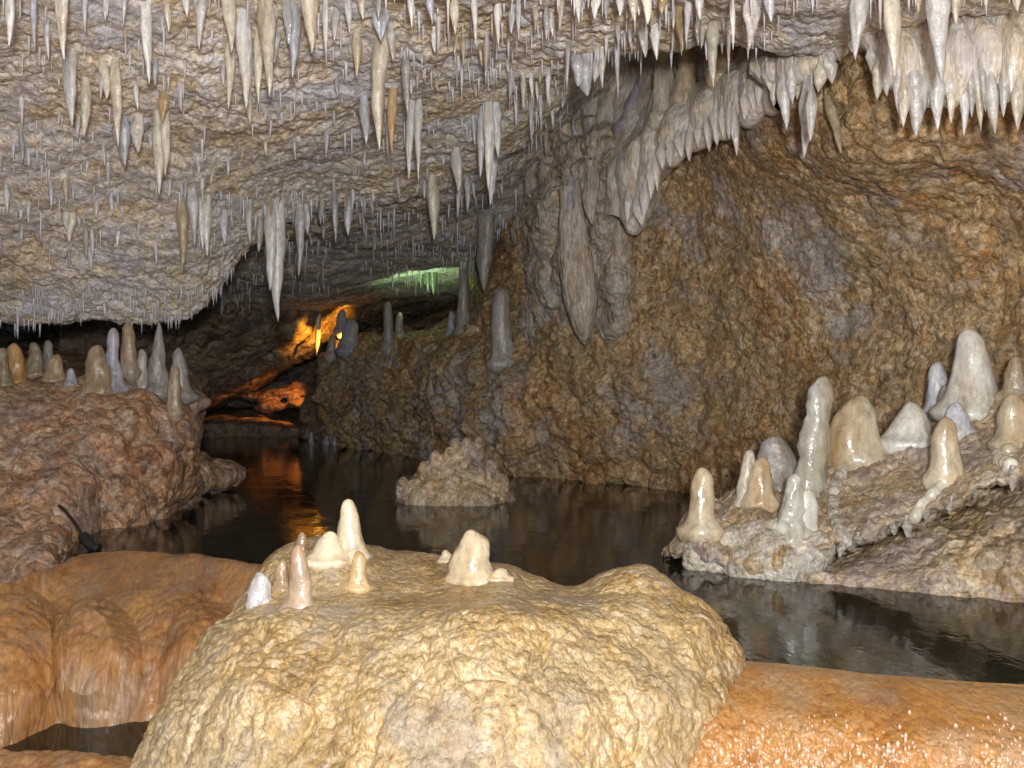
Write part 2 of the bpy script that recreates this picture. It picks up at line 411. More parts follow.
# ------------------------------------------------------------------ the cave's shell
# ceiling: rows by distance, columns by bearing, entries are heights
cols = [-700, -200, 12, 110, 185, 235, 312, 412, 512, 640, 762, 900, 1024, 1700]
rowsD = {
    0.6:  [2.1, 2.1, 2.1, 2.1, 2.1, 2.1, 2.1, 2.1, 2.1, 2.1, 2.1, 2.1, 2.1, 2.1],
    2.4:  [1.9, 2.1, 2.2, 2.2, 2.2, 2.2, 2.2, 2.2, 2.2, 2.2, 2.2, 2.2, 2.2, 1.9],
    4.0:  [1.6, 2.1, 2.32, 2.36, 2.38, 2.40, 2.40, 2.40, 2.40, 2.40, 2.36, 2.36, 2.34, 1.8],
    4.6:  [1.5, 2.0, 2.24, 2.26, 2.3, 2.32, 2.34, 2.38, 2.42, 2.44, 2.42, 2.44, 2.40, 1.8],
    5.2:  [1.4, 1.9, 2.08, 2.12, 2.16, 2.22, 2.26, 2.34, 2.44, 2.62, 2.75, 2.6, 2.4, 1.8],
    6.0:  [1.2, 1.6, 1.78, 1.82, 1.86, 2.0, 2.16, 2.28, 2.44, 2.95, 3.2, 3.0, 2.5, 1.8],
    6.6:  [1.0, 1.3, 1.42, 1.44, 1.50, 1.80, 2.08, 2.22, 2.42, 3.15, 3.4, 3.1, 2.5, 1.8],
    6.95: [0.9, 1.15, 1.25, 1.26, 1.29, 1.70, 2.05, 2.18, 2.42, 3.2, 3.4, 3.1, 2.5, 1.8],
    7.3:  [1.0, 1.3, 1.40, 1.46, 1.58, 1.84, 2.06, 2.17, 2.44, 3.2, 3.4, 3.1, 2.5, 1.9],
    8.3:  [1.2, 1.5, 1.65, 1.75, 1.85, 1.95, 2.06, 2.16, 2.46, 3.1, 3.3, 3.0, 2.5, 2.0],
    9.5:  [1.2, 1.5, 1.7, 1.8, 1.86, 1.9, 1.96, 2.12, 2.26, 2.4, 2.5, 2.5, 2.5, 2.0],
    11.0: [1.0, 1.4, 1.6, 1.7, 1.75, 1.78, 1.82, 1.98, 2.12, 2.3, 2.4, 2.4, 2.4, 2.0],
    13.0: [0.8, 1.2, 1.4, 1.5, 1.60, 1.65, 1.75, 1.92, 1.95, 2.1, 2.2, 2.2, 2.2, 2.0],
    16.0: [0.5, 1.0, 1.3, 1.4, 1.5, 1.6, 1.8, 1.9, 1.95, 2.0, 2.0, 2.0, 2.0, 1.8],
    20.0: [0.2, 0.5, 0.9, 1.0, 1.1, 1.2, 1.3, 1.4, 1.5, 1.5, 1.5, 1.5, 1.5, 1.0]}
Dk = sorted(rowsD)
L = [[Wz(c, z, D) for c, z in zip(cols, rowsD[D])] for D in Dk]


def d_ceil(P):
    P = P + 0.0
    k = np.clip((P[:, 1] - 1.0) / 3, 0.3, 1)
    return k * (0.12 * fbm(P, 0.9, 3) + 0.03 * fbm(P + 5, 3.0, 6, 0.62) - 0.012 * worley(P, 3.2) + 0.03 * worley(P + fbm(P, 6, 2)[:, None] * 0.06, 11) + 0.02 * worley(P, 26))


ceil = patch('cave_ceiling', L, 520, 620, d_ceil, M['ceiling'], toward=(0, 5, 0))
tag(ceil, 'rough grey and brown limestone ceiling bristling with stalactites', kind='structure')

# right wall, from the far shoulder round to beside the viewer
cl = [
    # px, list of (py, D) from below the water up to the roof
    (334, [(475, 12.6), (446, 12.4), (405, 12.3), (376, 12.4), (360, 12.7), (352, 13.6), (345, 16), (330, 19)]),
    (360, [(478, 11.9), (450, 11.8), (410, 11.7), (370, 11.8), (350, 12.1), (343, 13.0), (338, 16), (325, 19)]),
    (405, [(485, 10.9), (458, 10.7), (420, 10.5), (375, 10.6), (350, 10.9), (342, 11.8), (335, 15), (320, 19)]),
    (455, [(495, 9.9), (466, 9.6), (430, 9.3), (385, 9.4), (345, 9.7), (333, 10.6), (320, 14), (300, 18)]),
    (505, [(510, 8.9), (476, 8.7), (435, 8.45), (395, 8.5), (355, 8.8), (300, 9.2), (240, 9.6), (170, 10.0)]),
    (550, [(515, 8.5), (480, 8.4), (440, 8.2), (390, 8.15), (330, 8.2), (260, 8.2), (195, 8.5), (120, 8.9)]),
    (610, [(520, 8.15), (483, 8.05), (440, 7.9), (380, 7.8), (310, 7.8), (240, 7.7), (150, 7.7), (60, 8.0)]),
    (690, [(530, 7.5), (492, 7.4), (445, 7.3), (380, 7.3), (310, 7.2), (230, 7.1), (150, 6.9), (40, 6.9)]),
    (780, [(560, 6.7), (518, 6.6), (450, 6.55), (370, 6.6), (290, 6.5), (210, 6.2), (130, 5.7), (20, 5.4)]),
    (870, [(600, 5.9), (550, 5.8), (460, 5.8), (370, 5.9), (280, 5.8), (200, 5.5), (135, 4.95), (20, 4.7)]),
    (960, [(620, 5.4), (570, 5.3), (470, 5.3), (370, 5.4), (270, 5.3), (185, 5.1), (140, 4.75), (20, 4.5)]),
    (1060, [(640, 4.9), (585, 4.8), (480, 4.9), (370, 4.9), (270, 4.9), (190, 4.7), (150, 4.5), (20, 4.3)]),
    (1300, [(760, 3.9), (640, 3.8), (500, 3.8), (370, 3.9), (250, 3.9), (150, 3.8), (60, 3.7), (-60, 3.6)]),
    (1800, [(1000, 2.8), (800, 2.8), (560, 2.8), (370, 2.9), (200, 2.9), (50, 2.8), (-50, 2.8), (-160, 2.7)]),
]
L = [[W(px, *col[r]) for px, col in cl] for r in range(8)]


def d_wall(P):
    X, Y = px_of(P)
    w = worley(P + fbm(P, 4, 2)[:, None] * 0.1, 7.5)
    lip = np.clip((Y - 60) / 40, 0, 1) * np.clip((160 - Y) / 15, 0, 1) * np.clip((X - 760) / 50, 0, 1)
    far = np.clip((700 - X) / 300, 0, 1)
    low = np.clip((820 - X) / 200, 0, 1) * np.clip((Y - 330) / 50, 0, 1)
    return 0.16 * fbm(P, 0.8, 3) + (0.035 + 0.09 * far) * fbm(P + 9, 2.4, 6, 0.62) + (0.03 + 0.04 * far) * w + 0.10 * low * worley(P + fbm(P, 3, 2)[:, None] * 0.12, 4.2) + 0.018 * worley(P, 19) + 0.06 * lip * worley(P, 10)


wall = patch('cave_wall', L, 420, 560, d_wall, M['wall'], toward=(0, 4, 1))
tag(wall, 'rusty brown knobbly cave wall rising from the dark water', kind='structure')

# far back of the passage: a roof slope sinking to the left, a black hollow and a low lit shelf
cl = [
    (60,  [(250, 10.8), (320, 11.6), (380, 12.0), (430, 12.4), (470, 12.6), (490, 12.8)]),
    (150, [(255, 11.0), (320, 11.8), (370, 12.2), (415, 12.6), (445, 13.2), (450, 14.5)]),
    (215, [(262, 11.3), (320, 12.0), (350, 12.5), (385, 12.9), (398, 13.6), (398, 16)]),
    (262, [(268, 11.8), (318, 12.4), (345, 12.9), (368, 13.3), (376, 14.0), (380, 17)]),
    (305, [(272, 12.2), (306, 12.8), (326, 13.3), (344, 13.7), (350, 14.4), (355, 18)]),
    (345, [(272, 12.8), (295, 13.3), (308, 13.7), (320, 14.1), (326, 14.8), (340, 18)]),
    (395, [(268, 13.2), (285, 13.7), (296, 14.1), (304, 14.5), (310, 15.2), (325, 18)]),
    (450, [(262, 13.6), (276, 14.0), (286, 14.4), (294, 14.8), (300, 15.5), (315, 18)]),
]
L = [[W(px, *col[r]) for px, col in cl] for r in range(6)]
d_back = lambda P: 0.22 * fbm(P, 1.1, 4, 0.6) + 0.07 * worley(P, 4.5)
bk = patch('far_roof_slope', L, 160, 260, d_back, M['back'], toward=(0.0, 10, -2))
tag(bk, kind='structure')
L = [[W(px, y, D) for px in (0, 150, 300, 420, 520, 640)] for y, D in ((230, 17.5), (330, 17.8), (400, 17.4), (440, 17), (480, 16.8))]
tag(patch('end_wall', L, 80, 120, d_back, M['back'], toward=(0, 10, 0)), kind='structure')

# low shelf at the far end of the pool, left of the hollow
cl = [(100, 0), (190, 0), (240, -2), (280, 2), (312, 10), (345, 0)]
L = []
for r, (y0, D) in enumerate([(470, 13.6), (433, 13.5), (424, 13.6), (419, 14.2), (415, 15), (408, 17)]):
    L.append([W(px, y0 + (dy if 1 < r < 5 else 0), D) for px, dy in cl])
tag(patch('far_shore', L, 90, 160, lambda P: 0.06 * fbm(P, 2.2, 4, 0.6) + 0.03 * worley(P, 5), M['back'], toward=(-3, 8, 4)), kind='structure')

# left bank: face from the shoreline up to a platform under the low ceiling
cl = [
    (-700, [(900, 3.2), (760, 3.3), (620, 3.5), (500, 3.7), (400, 4.0), (370, 5.0), (340, 8)]),
    (-150, [(720, 4.2), (620, 4.5), (530, 4.9), (450, 5.3), (395, 5.6), (375, 6.4), (350, 9)]),
    (0,   [(720, 4.3), (602, 4.62), (540, 5.0), (470, 5.5), (400, 5.9), (382, 6.5), (360, 9)]),
    (45,  [(700, 4.6), (572, 4.8), (530, 5.1), (465, 5.6), (402, 6.0), (385, 6.6), (360, 9)]),
    (90,  [(640, 5.3), (530, 5.55), (505, 5.6), (455, 5.75), (405, 6.0), (388, 6.6), (362, 9)]),
    (135, [(640, 5.6), (524, 5.8), (500, 5.85), (450, 5.95), (408, 6.1), (390, 6.6), (365, 9)]),
    (170, [(640, 5.8), (512, 6.3), (490, 6.1), (455, 6.15), (415, 6.2), (398, 6.7), (370, 9)]),
    (186, [(640, 6.1), (505, 6.6), (485, 6.45), (450, 6.4), (420, 6.4), (402, 6.9), (375, 9)]),
    (192, [(640, 6.8), (505, 7.2), (485, 7.1), (455, 7.0), (425, 6.9), (410, 7.4), (385, 9)]),
    (180, [(640, 8.5), (505, 8.5), (485, 8.5), (455, 8.5), (435, 8.4), (420, 8.8), (395, 9.5)]),
    (120, [(640, 12), (470, 12), (450, 12), (440, 12), (430, 12), (420, 12), (400, 12)]),
]
L = [[W(px, *col[r]) for px, col in cl] for r in range(7)]


def d_bank(P):
    return 0.10 * fbm(P, 1.4, 4, 0.55) + 0.05 * fbm(P + 3, 5, 3) + 0.04 * worley(P, 5.5) + 0.02 * worley(P, 15)


bank = patch('left_bank', L, 300, 420, d_bank, M['bank'], toward=(1, 3, 1.2))
tag(bank, 'knobbly brown rock bank along the left shore of the pool', kind='structure')

# floor under everything
xs = np.linspace(-16, 16, 120); ys = np.linspace(-4, 24, 110)
G = np.stack(np.meshgrid(xs, ys, indexing='ij'), -1).reshape(-1, 2)
P = np.concatenate([G, np.full((len(G), 1), -0.85)], 1)
P[:, 2] += 0.12 * fbm(P, 1.2, 4)
tag(mesh_obj('cave_floor', P, grid_faces(120, 110), M['bank']), kind='structure')

# pool surface: starts just behind the flowstone rims, which dam it
fpx = [-900, -200, 0, 100, 200, 255, 300, 700, 760, 850, 940, 1024, 1300, 2000]
fD = [4.9, 4.9, 4.85, 4.85, 4.80, 4.65, 3.6, 3.2, 3.04, 2.96, 2.89, 2.83, 2.62, 2.3]
uu = np.linspace(-900, 2000, 240); tt = np.linspace(0, 1, 90) ** 1.6
Df = np.interp(uu, fpx, fD) + 0.02
Dg = Df[:, None] + (20 - Df[:, None]) * tt[None]
Vw = np.stack([(uu[:, None] - 512) / F * Dg, Dg, 0 * Dg], -1).reshape(-1, 3)
tag(mesh_obj('pool_water', Vw, grid_faces(240, 90)[:, ::-1], M['water']), 'dark still pool of the cave stream', kind='structure')

# ------------------------------------------------------------------ flowstone in the foreground
# left rim dam with its cascade down to the lower basin
cl = [
    (-500, 610, -0.0), (-150, 600, 0), (-20, 590, 0), (40, 574, 0), (85, 558, 0), (130, 556, 0), (180, 558, 0), (230, 563, 0), (275, 570, 0), (330, 590, 0)]
L = []
L.append([Wz(px, -0.25, 900 / (y - HY) + 0.45) for px, y, _ in cl])
L.append([Wz(px, -0.04, 900 / (y - HY) + 0.12) for px, y, _ in cl])
L.append([Wz(px, 0.006, 900 / (y - HY) + 0.0) for px, y, _ in cl])
for y, D in ((600, 4.42), (640, 4.2), (685, 4.02), (722, 3.92), (790, 3.7)):
    L.append([W(px, y + max(0, (yy - 565) * 0.35) * (1 if y < 640 else 0.3), D - (0.12 if px < 0 else 0) - max(0, (yy - 562)) * 0.004) for px, yy, _ in cl])


def d_dam(P):
    X, Y = px_of(P)
    low = np.clip((Y - 575) / 40, 0, 1)
    d = 0.02 * fbm(P, 3, 3) + low * 0.035 * fbm(P * np.array([1, 1, 0.35]), 4, 4, 0.5) + low * 0.010 * worley(P * np.array([1, 1, 0.3]), 26)
    for cx, cy, rx, ry, a in ((95, 672, 46, 64, 0.15), (2, 668, 66, 78, 0.13), (165, 640, 50, 60, 0.04), (212, 690, 46, 80, 0.10)):
        r = np.sqrt(((X - cx) / rx) ** 2 + ((Y - cy) / ry) ** 2)
        d = d + a * np.clip((1.1 - r) / 0.5, 0, 1) ** 0.7 * (1 - 0.25 * np.clip(r, 0, 1) ** 2) * np.clip((790 - Y) / 60, 0, 1)
    return d


dam_l = patch('flowstone_dam', L, 340, 420, d_dam, M['dam_left'], toward=(-1, 2, 2))
tag(dam_l, 'rusty brown wet flowstone cascade spilling below the left end of the pool', 'flowstone')

# lower basin water and its near rim
bx = np.linspace(-2.6, -0.9, 60); by = np.linspace(2.9, 4.05, 40)
G = np.stack(np.meshgrid(bx, by, indexing='ij'), -1).reshape(-1, 2)
tag(mesh_obj('basin_water', np.concatenate([G, np.full((len(G), 1), -0.475)], 1), grid_faces(60, 40), M['water']), 'small dark basin under the left cascade', kind='structure')
L = [[W(px, y + dy, D) for px, dy in ((-500, 10), (-100, 4), (0, 0), (60, 2), (120, 4), (180, 10), (240, 20))]
     for y, D in ((775, 3.66), (756, 3.60), (752, 3.5), (760, 3.38), (785, 3.28), (860, 3.1))]
o = patch('basin_rim', L, 90, 200, lambda P: 0.03 * fbm(P, 4, 4) + 0.015 * worley(P, 18) - 0.012, M['dam_left'], toward=(-1, 2, 3))
tag(o, 'low wet brown flowstone rim crossing the bottom left corner', 'flowstone rim')

# right rim dam
cl = [(600, 660), (680, 663), (740, 666), (800, 671), (870, 679), (950, 686), (1024, 692), (1150, 704), (1400, 730), (1900, 780)]
L = []
L.append([Wz(px, -0.3, 900 / (y - HY) + 0.5) for px, y in cl])
L.append([Wz(px, -0.03, 900 / (y - HY) + 0.10) for px, y in cl])
L.append([Wz(px, 0.006, 900 / (y - HY)) for px, y in cl])
for dz, dD in ((-0.015, -0.12), (-0.06, -0.24), (-0.16, -0.32), (-0.32, -0.38), (-0.6, -0.46)):
    L.append([Wz(px, dz, 900 / (y - HY) + dD) for px, y in cl])


def d_dam2(P):
    low = np.clip((-0.04 - P[:, 2]) / 0.06, 0, 1)
    return 0.012 * fbm(P, 3, 3) + low * (0.03 * fbm(P, 5, 3) + 0.011 * worley(P * np.array([1, 1, 0.6]), 40) + 0.006 * worley(P, 80))


dam_r = patch('flowstone_dam', L, 300, 520, d_dam2, M['dam'], toward=(1, 2, 2))
tag(dam_r, 'smooth orange wet flowstone rim in the bottom right corner', 'flowstone')

# the big ochre mound in the middle foreground
cl = [
    # crest(py), shoulder(px,py), mid, bottom
    [(300, 640, 3.75), (285, 610, 3.55), (262, 612, 3.42), (225, 645, 3.25), (190, 705, 3.1), (160, 768, 3.0), (150, 900, 2.8)],
    [(270, 640, 3.7), (252, 598, 3.45), (232, 616, 3.3), (196, 652, 3.12), (162, 708, 2.95), (131, 768, 2.85), (100, 930, 2.6)],
    [(295, 640, 3.8), (282, 562, 3.5), (262, 602, 3.2), (232, 640, 2.98), (215, 700, 2.8), (200, 768, 2.7), (180, 930, 2.45)],
    [(335, 640, 3.9), (330, 548, 3.55), (318, 602, 3.12), (300, 632, 2.9), (290, 700, 2.72), (285, 768, 2.62), (280, 930, 2.35)],
    [(390, 640, 3.95), (390, 552, 3.6), (385, 600, 3.12), (375, 625, 2.86), (370, 700, 2.66), (370, 768, 2.56), (370, 930, 2.3)],
    [(450, 640, 3.9), (448, 556, 3.58), (448, 590, 3.15), (445, 615, 2.85), (445, 695, 2.62), (445, 768, 2.52), (450, 930, 2.25)],
    [(510, 640, 3.75), (508, 570, 3.5), (515, 587, 3.12), (515, 612, 2.84), (520, 695, 2.6), (525, 768, 2.5), (540, 930, 2.25)],
    [(565, 650, 3.6), (562, 585, 3.4), (572, 602, 3.1), (580, 628, 2.86), (585, 700, 2.64), (590, 768, 2.54), (620, 930, 2.3)],
    [(620, 660, 3.5), (618, 582, 3.3), (632, 604, 3.05), (640, 636, 2.88), (645, 700, 2.68), (645, 768, 2.6), (680, 930, 2.36)],
    [(675, 670, 3.4), (672, 592, 3.2), (692, 620, 3.0), (695, 655, 2.9), (690, 710, 2.76), (682, 768, 2.68), (715, 930, 2.45)],
    [(715, 680, 3.3), (718, 630, 3.12), (733, 650, 3.0), (728, 685, 2.92), (712, 730, 2.82), (700, 775, 2.76), (725, 930, 2.55)],
    [(720, 700, 3.4), (728, 668, 3.2), (736, 670, 3.1), (732, 700, 3.05), (715, 740, 3.0), (705, 780, 2.95), (725, 930, 2.8)],
]
L = [[W(*col[r]) for col in cl] for r in range(7)]


def d_mound(P):
    X, Y = px_of(P)
    face = np.clip((Y - 600) / 30, 0.15, 1)
    top = np.exp(-((X - 330) / 45) ** 2) * 0.05 + np.exp(-((X - 645) / 24) ** 2) * 0.035 - np.exp(-((X - 575) / 26) ** 2) * 0.03 + np.exp(-((X - 500) / 20) ** 2) * 0.02
    top = top * np.clip((600 - Y) / 25, 0, 1) * (P[:, 1] > 3.0)
    ver = P * np.array([1.0, 1.0, 0.5])
    d = top + 0.05 * fbm(P, 1.8, 3) + 0.012 * fbm(P, 9, 4) + face * (0.05 * fbm(P * np.array([1.6, 1, 0.45]) + 4, 1.9, 3) + 0.013 * fbm(ver + fbm(P, 5, 2)[:, None] * 0.08, 6, 4, 0.6) + 0.012 * worley(ver + fbm(P, 9, 2)[:, None] * 0.04, 17) + 0.006 * worley(P, 46))
    d = d - face * 0.014 * np.clip(1 - np.abs(fbm(ver + fbm(P, 3, 2)[:, None] * 0.25, 3.4, 2)) / 0.06, 0, 1)
    return d


mound = patch('flowstone_mound', L, 420, 620, d_mound, M['mound'], toward=(0, 1.5, 2.5))
tag(mound, 'big ochre flowstone mound filling the middle foreground in front of the pool', 'flowstone mound')

# ------------------------------------------------------------------ right ledge
cl = [
    # px, back-under, top back, top mid, lip, undercut, mid face, shoreline, under water
    (664, [(600, 5.0), (556, 4.86), (552, 4.80), (553, 4.76), (557, 4.84), (560, 4.84), (566, 4.86), (640, 4.9)]),
    (682, [(600, 5.2), (537, 4.85), (537, 4.72), (546, 4.60), (556, 4.80), (566, 4.80), (572, 4.78), (640, 4.8)]),
    (705, [(600, 5.4), (515, 4.95), (528, 4.65), (552, 4.46), (560, 4.75), (570, 4.70), (576, 4.62), (650, 4.6)]),
    (745, [(600, 5.6), (500, 5.1), (520, 4.62), (562, 4.36), (568, 4.6), (574, 4.50), (579, 4.42), (650, 4.4)]),
    (790, [(600, 5.7), (484, 5.15), (512, 4.6), (560, 4.28), (566, 4.55), (574, 4.36), (582, 4.30), (660, 4.3)]),
    (835, [(600, 5.7), (456, 5.15), (500, 4.6), (544, 4.24), (546, 4.75), (570, 4.34), (586, 4.20), (660, 4.2)]),
    (890, [(600, 5.6), (440, 5.1), (482, 4.55), (526, 4.18), (527, 4.75), (562, 4.24), (592, 4.10), (670, 4.1)]),
    (945, [(600, 5.5), (430, 5.0), (466, 4.50), (506, 4.12), (507, 4.68), (548, 4.16), (596, 4.00), (680, 4.0)]),
    (1000, [(600, 5.4), (412, 4.9), (448, 4.44), (478, 4.04), (479, 4.60), (532, 4.08), (602, 3.92), (690, 3.9)]),
    (1050, [(600, 5.2), (400, 4.8), (430, 4.3), (457, 3.96), (458, 4.45), (520, 3.98), (607, 3.84), (700, 3.8)]),
    (1200, [(640, 4.8), (380, 4.4), (410, 3.9), (440, 3.6), (442, 4.0), (520, 3.7), (622, 3.6), (760, 3.5)]),
    (1500, [(700, 4.0), (340, 3.8), (380, 3.4), (420, 3.2), (450, 3.4), (530, 3.2), (650, 3.2), (860, 3.1)]),
]
L = [[W(px, *col[r]) for px, col in cl] for r in range(8)]


def d_ledge(P):
    X, Y = px_of(P)
    left = np.clip((840 - X) / 60, 0, 1)
    return 0.03 * fbm(P, 2.2, 4, 0.55) + (0.02 + 0.03 * left) * fbm(P * np.array([1, 1, 0.5]), 7, 4, 0.6) + 0.015 * worley(P, 14) + 0.03 * left * worley(P * np.array([1, 1, 0.6]), 7), \
        np.stack([0 * X, -0.05 * fbm(P, 9, 3), 0.05 * fbm(P * np.array([1, 0.4, 0.4]) + 8, 7, 4, 0.6) * (P[:, 2] > 0.08)], -1)


ledge = patch('rock_ledge', L, 320, 480, d_ledge, M['ledge'], toward=(0.5, 3, 3))
tag(ledge, 'brown rock ledge with an undercut lip on the right shore, carrying wet stalagmites', 'rock ledge')

# splashing drops and calcite beads on the lower face of the right dam
_k = 'flowstone_dam'
Vs, Fs, off = [], [], 0
an = np.linspace(0, 2 * math.pi, 7, endpoint=False); thh = np.linspace(0, math.pi, 5)
_bx = [720, 752, 772, 800, 820, 850, 880, 905, 950, 990, 1010]
for k in range(300):
    cx = random.choice(_bx)
    x = random.gauss(cx, 9) if k % 4 else random.uniform(700, 1040)
    y = 768 - abs(random.gauss(0, 26)) + 8
    if y < 712: continue
    h = hit(_k, x, y)
    if h is None: continue
    r = random.uniform(0.002, 0.0035) * random.choice([1, 1, 1.4, 2])
    V = np.stack([h.x + r * np.sin(thh)[:, None] * np.cos(an), h.y - 0.002 + r * np.sin(thh)[:, None] * np.sin(an), h.z + random.uniform(0, 0.01) + r * random.uniform(1, 2) * np.cos(thh)[:, None] + 0 * an], -1).reshape(-1, 3)
    Vs.append(V); Fs.append(grid_faces(5, 7, True)[:, ::-1] + off); off += len(V)
o = mesh_obj('splash_drops', np.concatenate(Vs), np.concatenate(Fs), M['drop'])
tag(o, 'glistening drops splashing over the orange flowstone rim', 'water drops', kind='stuff')

# ------------------------------------------------------------------ draperies
def ribs(P, s, a):
    """rounded vertical flutes running down a curtain"""
    q = P[:, 0] * s + 1.2 * fbm(P * np.array([1, 1, 0.35]), 2.2, 2)
    return a * (np.abs(np.sin(q * math.pi)) ** 0.7 - 0.4)


# hanging curtain top right
cl = [(752, 56, 74, 5.05), (775, 48, 84, 4.85), (805, 40, 84, 4.65), (826, 36, 66, 4.55), (842, 30, 52, 4.45), (858, 24, 42, 4.35), (872, 20, 56, 4.25), (888, 14, 84, 4.15),
      (920, 8, 100, 4.1), (950, 4, 102, 4.05), (985, 0, 98, 4.0), (1024, -4, 100, 3.9), (1120, -10, 110, 3.75), (1300, -60, 90, 3.4)]
L = [[W(px, yt - 18, D + 0.45) for px, yt, yb, D in cl],
     [W(px, yt, D + 0.18) for px, yt, yb, D in cl],
     [W(px, yt * 0.65 + yb * 0.35, D + 0.02) for px, yt, yb, D in cl],
     [W(px, yt * 0.3 + yb * 0.7, D) for px, yt, yb, D in cl],
     [W(px, yb, D + 0.06) for px, yt, yb, D in cl],
     [W(px, yb - 4, D + 0.2) for px, yt, yb, D in cl],
     [W(px, yb - 30, D + 0.7) for px, yt, yb, D in cl]]
curtain = patch('flowstone_curtain', L, 160, 620, lambda P: ribs(P, 13, 0.032) + 0.012 * fbm(P, 7, 4), M['drape'], toward=(1, 2, 1))
tag(curtain, 'wet white curtain of fused dripstone hanging along the top right edge', 'dripstone curtain')

# diagonal shelf with a dripping fringe, running down-left from the curtain
cl = [
    # back, mid, crease, crest, fringe bottom, tuck
    [(560, 250, 7.9), (585, 235, 7.5), (605, 222, 7.25), (616, 215, 6.9), (632, 232, 6.75), (640, 220, 7.3)],
    [(560, 180, 8.0), (585, 160, 7.6), (604, 178, 7.2), (620, 176, 6.75), (640, 216, 6.62), (652, 205, 7.2)],
    [(572, 110, 7.9), (600, 110, 7.5), (618, 150, 7.1), (632, 148, 6.6), (654, 180, 6.5), (665, 170, 7.1)],
    [(600, 70, 7.7), (630, 80, 7.3), (645, 124, 6.9), (660, 122, 6.4), (682, 152, 6.3), (692, 145, 6.9)],
    [(640, 50, 7.4), (665, 62, 7.0), (680, 98, 6.6), (692, 100, 6.15), (710, 140, 6.05), (718, 132, 6.6)],
    [(690, 35, 6.9), (712, 45, 6.5), (718, 74, 6.2), (730, 80, 5.8), (742, 126, 5.7), (750, 118, 6.2)],
    [(740, 20, 6.4), (755, 28, 6.0), (760, 48, 5.7), (768, 58, 5.35), (778, 106, 5.25), (785, 100, 5.8)],
]
L = [[W(*c[r]) for c in cl] for r in range(6)]


def d_shelf(P):
    X, Y = px_of(P)
    q = (P[:, 0] - P[:, 1] * 0.5)
    return 0.05 * (np.abs(np.sin(q * 14 + 1.5 * fbm(P, 2.5, 2))) ** 0.7 - 0.4) + 0.04 * fbm(P, 4, 4)


shelf = patch('flowstone_shelf', L, 220, 420, d_shelf, M['drape'], toward=(0, 2, 1.6))
tag(shelf, 'slanting pale flowstone shelf with a dripping fringe, crossing above the brown wall', 'flowstone shelf')

# fluted cascade running down from the shelf to the wall
cl = [
    (522, [(150, 9.2), (185, 9.0), (215, 8.9), (250, 8.9), (300, 8.9), (352, 8.9)]),
    (545, [(120, 8.5), (165, 8.0), (205, 7.8), (250, 7.85), (300, 8.1), (350, 8.6)]),
    (572, [(110, 8.3), (150, 7.7), (195, 7.5), (250, 7.6), (300, 7.8), (350, 8.5)]),
    (598, [(100, 8.0), (140, 7.35), (190, 7.3), (250, 7.45), (310, 7.65), (355, 8.4)]),
    (620, [(110, 7.8), (150, 7.25), (200, 7.3), (260, 7.4), (310, 7.5), (345, 7.8)]),
    (640, [(130, 7.9), (170, 7.8), (215, 7.9), (265, 8.1), (310, 8.2), (345, 8.3)])]
L = [[W(px, *col[r]) for px, col in cl] for r in range(6)]
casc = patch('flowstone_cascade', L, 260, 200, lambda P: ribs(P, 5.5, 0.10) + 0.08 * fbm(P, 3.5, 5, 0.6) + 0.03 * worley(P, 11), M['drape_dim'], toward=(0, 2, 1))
tag(casc, 'fluted grey brown flowstone running down the wall left of the bare brown face', 'flowstone cascade')


# ------------------------------------------------------------------ drip shapes
def seed_off(rs):
    return rs.rand(3) * 40


def drip(name, base, tip, w, mat, parent=None, sharp=1.0, bulge=0.25, seg=12, rings=18, wob=0.12, twin=None, flat=0.85, up=0.04, seed=None, topw=0.7):
    """carrot shaped stalactite from base down to tip; twin = (dx, len_frac, w_frac) grows fused to it"""
    base = np.array(base, float); tip = np.array(tip, float)
    rs = np.random.RandomState(seed if seed is not None else RNG.randint(1 << 30))
    Vs, Fs, off = [], [], 0
    todo = [(np.zeros(3), 1.0, w)]
    if twin:
        for t in (twin if isinstance(twin, list) else [twin]):
            todo.append((np.array([t[0], -0.3 * w, 0]), t[1], w * t[2]))
    ax = tip - base; ln = np.linalg.norm(ax)
    for o3, lf, ww in todo:
        s = np.concatenate([np.linspace(-up / ln, 0.08, 4), np.linspace(0.12, 1, rings - 4)])
        ph = rs.rand(6) * 6.28
        sc = np.clip(s, 0, 1)
        prof = (topw + (1 - topw) * np.clip(sc / bulge, 0, 1)) * np.clip(1 - np.clip((sc - bulge) / (1 - bulge), 0, 1) ** (1.25 * sharp), 0.0, 1) ** 0.8
        prof = prof * (1 + 0.05 * np.sin(sc * 11 + ph[0]) + 0.035 * np.sin(sc * 23 + ph[1]))
        a = np.linspace(0, 2 * math.pi, seg, endpoint=False)
        r = ww / 2 * prof[:, None] * (1 + wob * np.sin(a[None] * 2 + ph[2] + sc[:, None] * 2) + wob * 0.6 * np.sin(a[None] * 3 + ph[3] - 3 * sc[:, None]))
        bend = ww * 0.12 * np.stack([np.sin(sc * 3 + ph[4]) - math.sin(ph[4]), np.sin(sc * 2 + ph[5]) - math.sin(ph[5])], -1)
        cx = base[0] + o3[0] * (1 - 0.3 * sc) + ax[0] * s * lf + bend[:, 0]
        cy = base[1] + o3[1] + ax[1] * s * lf + bend[:, 1] * 0.5
        cz = base[2] + ax[2] * s * lf
        V = np.stack([cx[:, None] + r * np.cos(a), cy[:, None] + flat * r * np.sin(a), cz[:, None] + 0 * r], -1).reshape(-1, 3)
        if w > 0.05:
            V[:, :2] += (fbm(V * np.array([1, 1, 0.5]) + seed_off(rs), 0.9 / w, 3)[:, None] * 0.10 * w) * np.array([1.0, 0.6])
        Vs.append(V); Fs.append(grid_faces(len(s), seg, True) + off); off += len(V)
    return np.concatenate(Vs), np.concatenate(Fs)


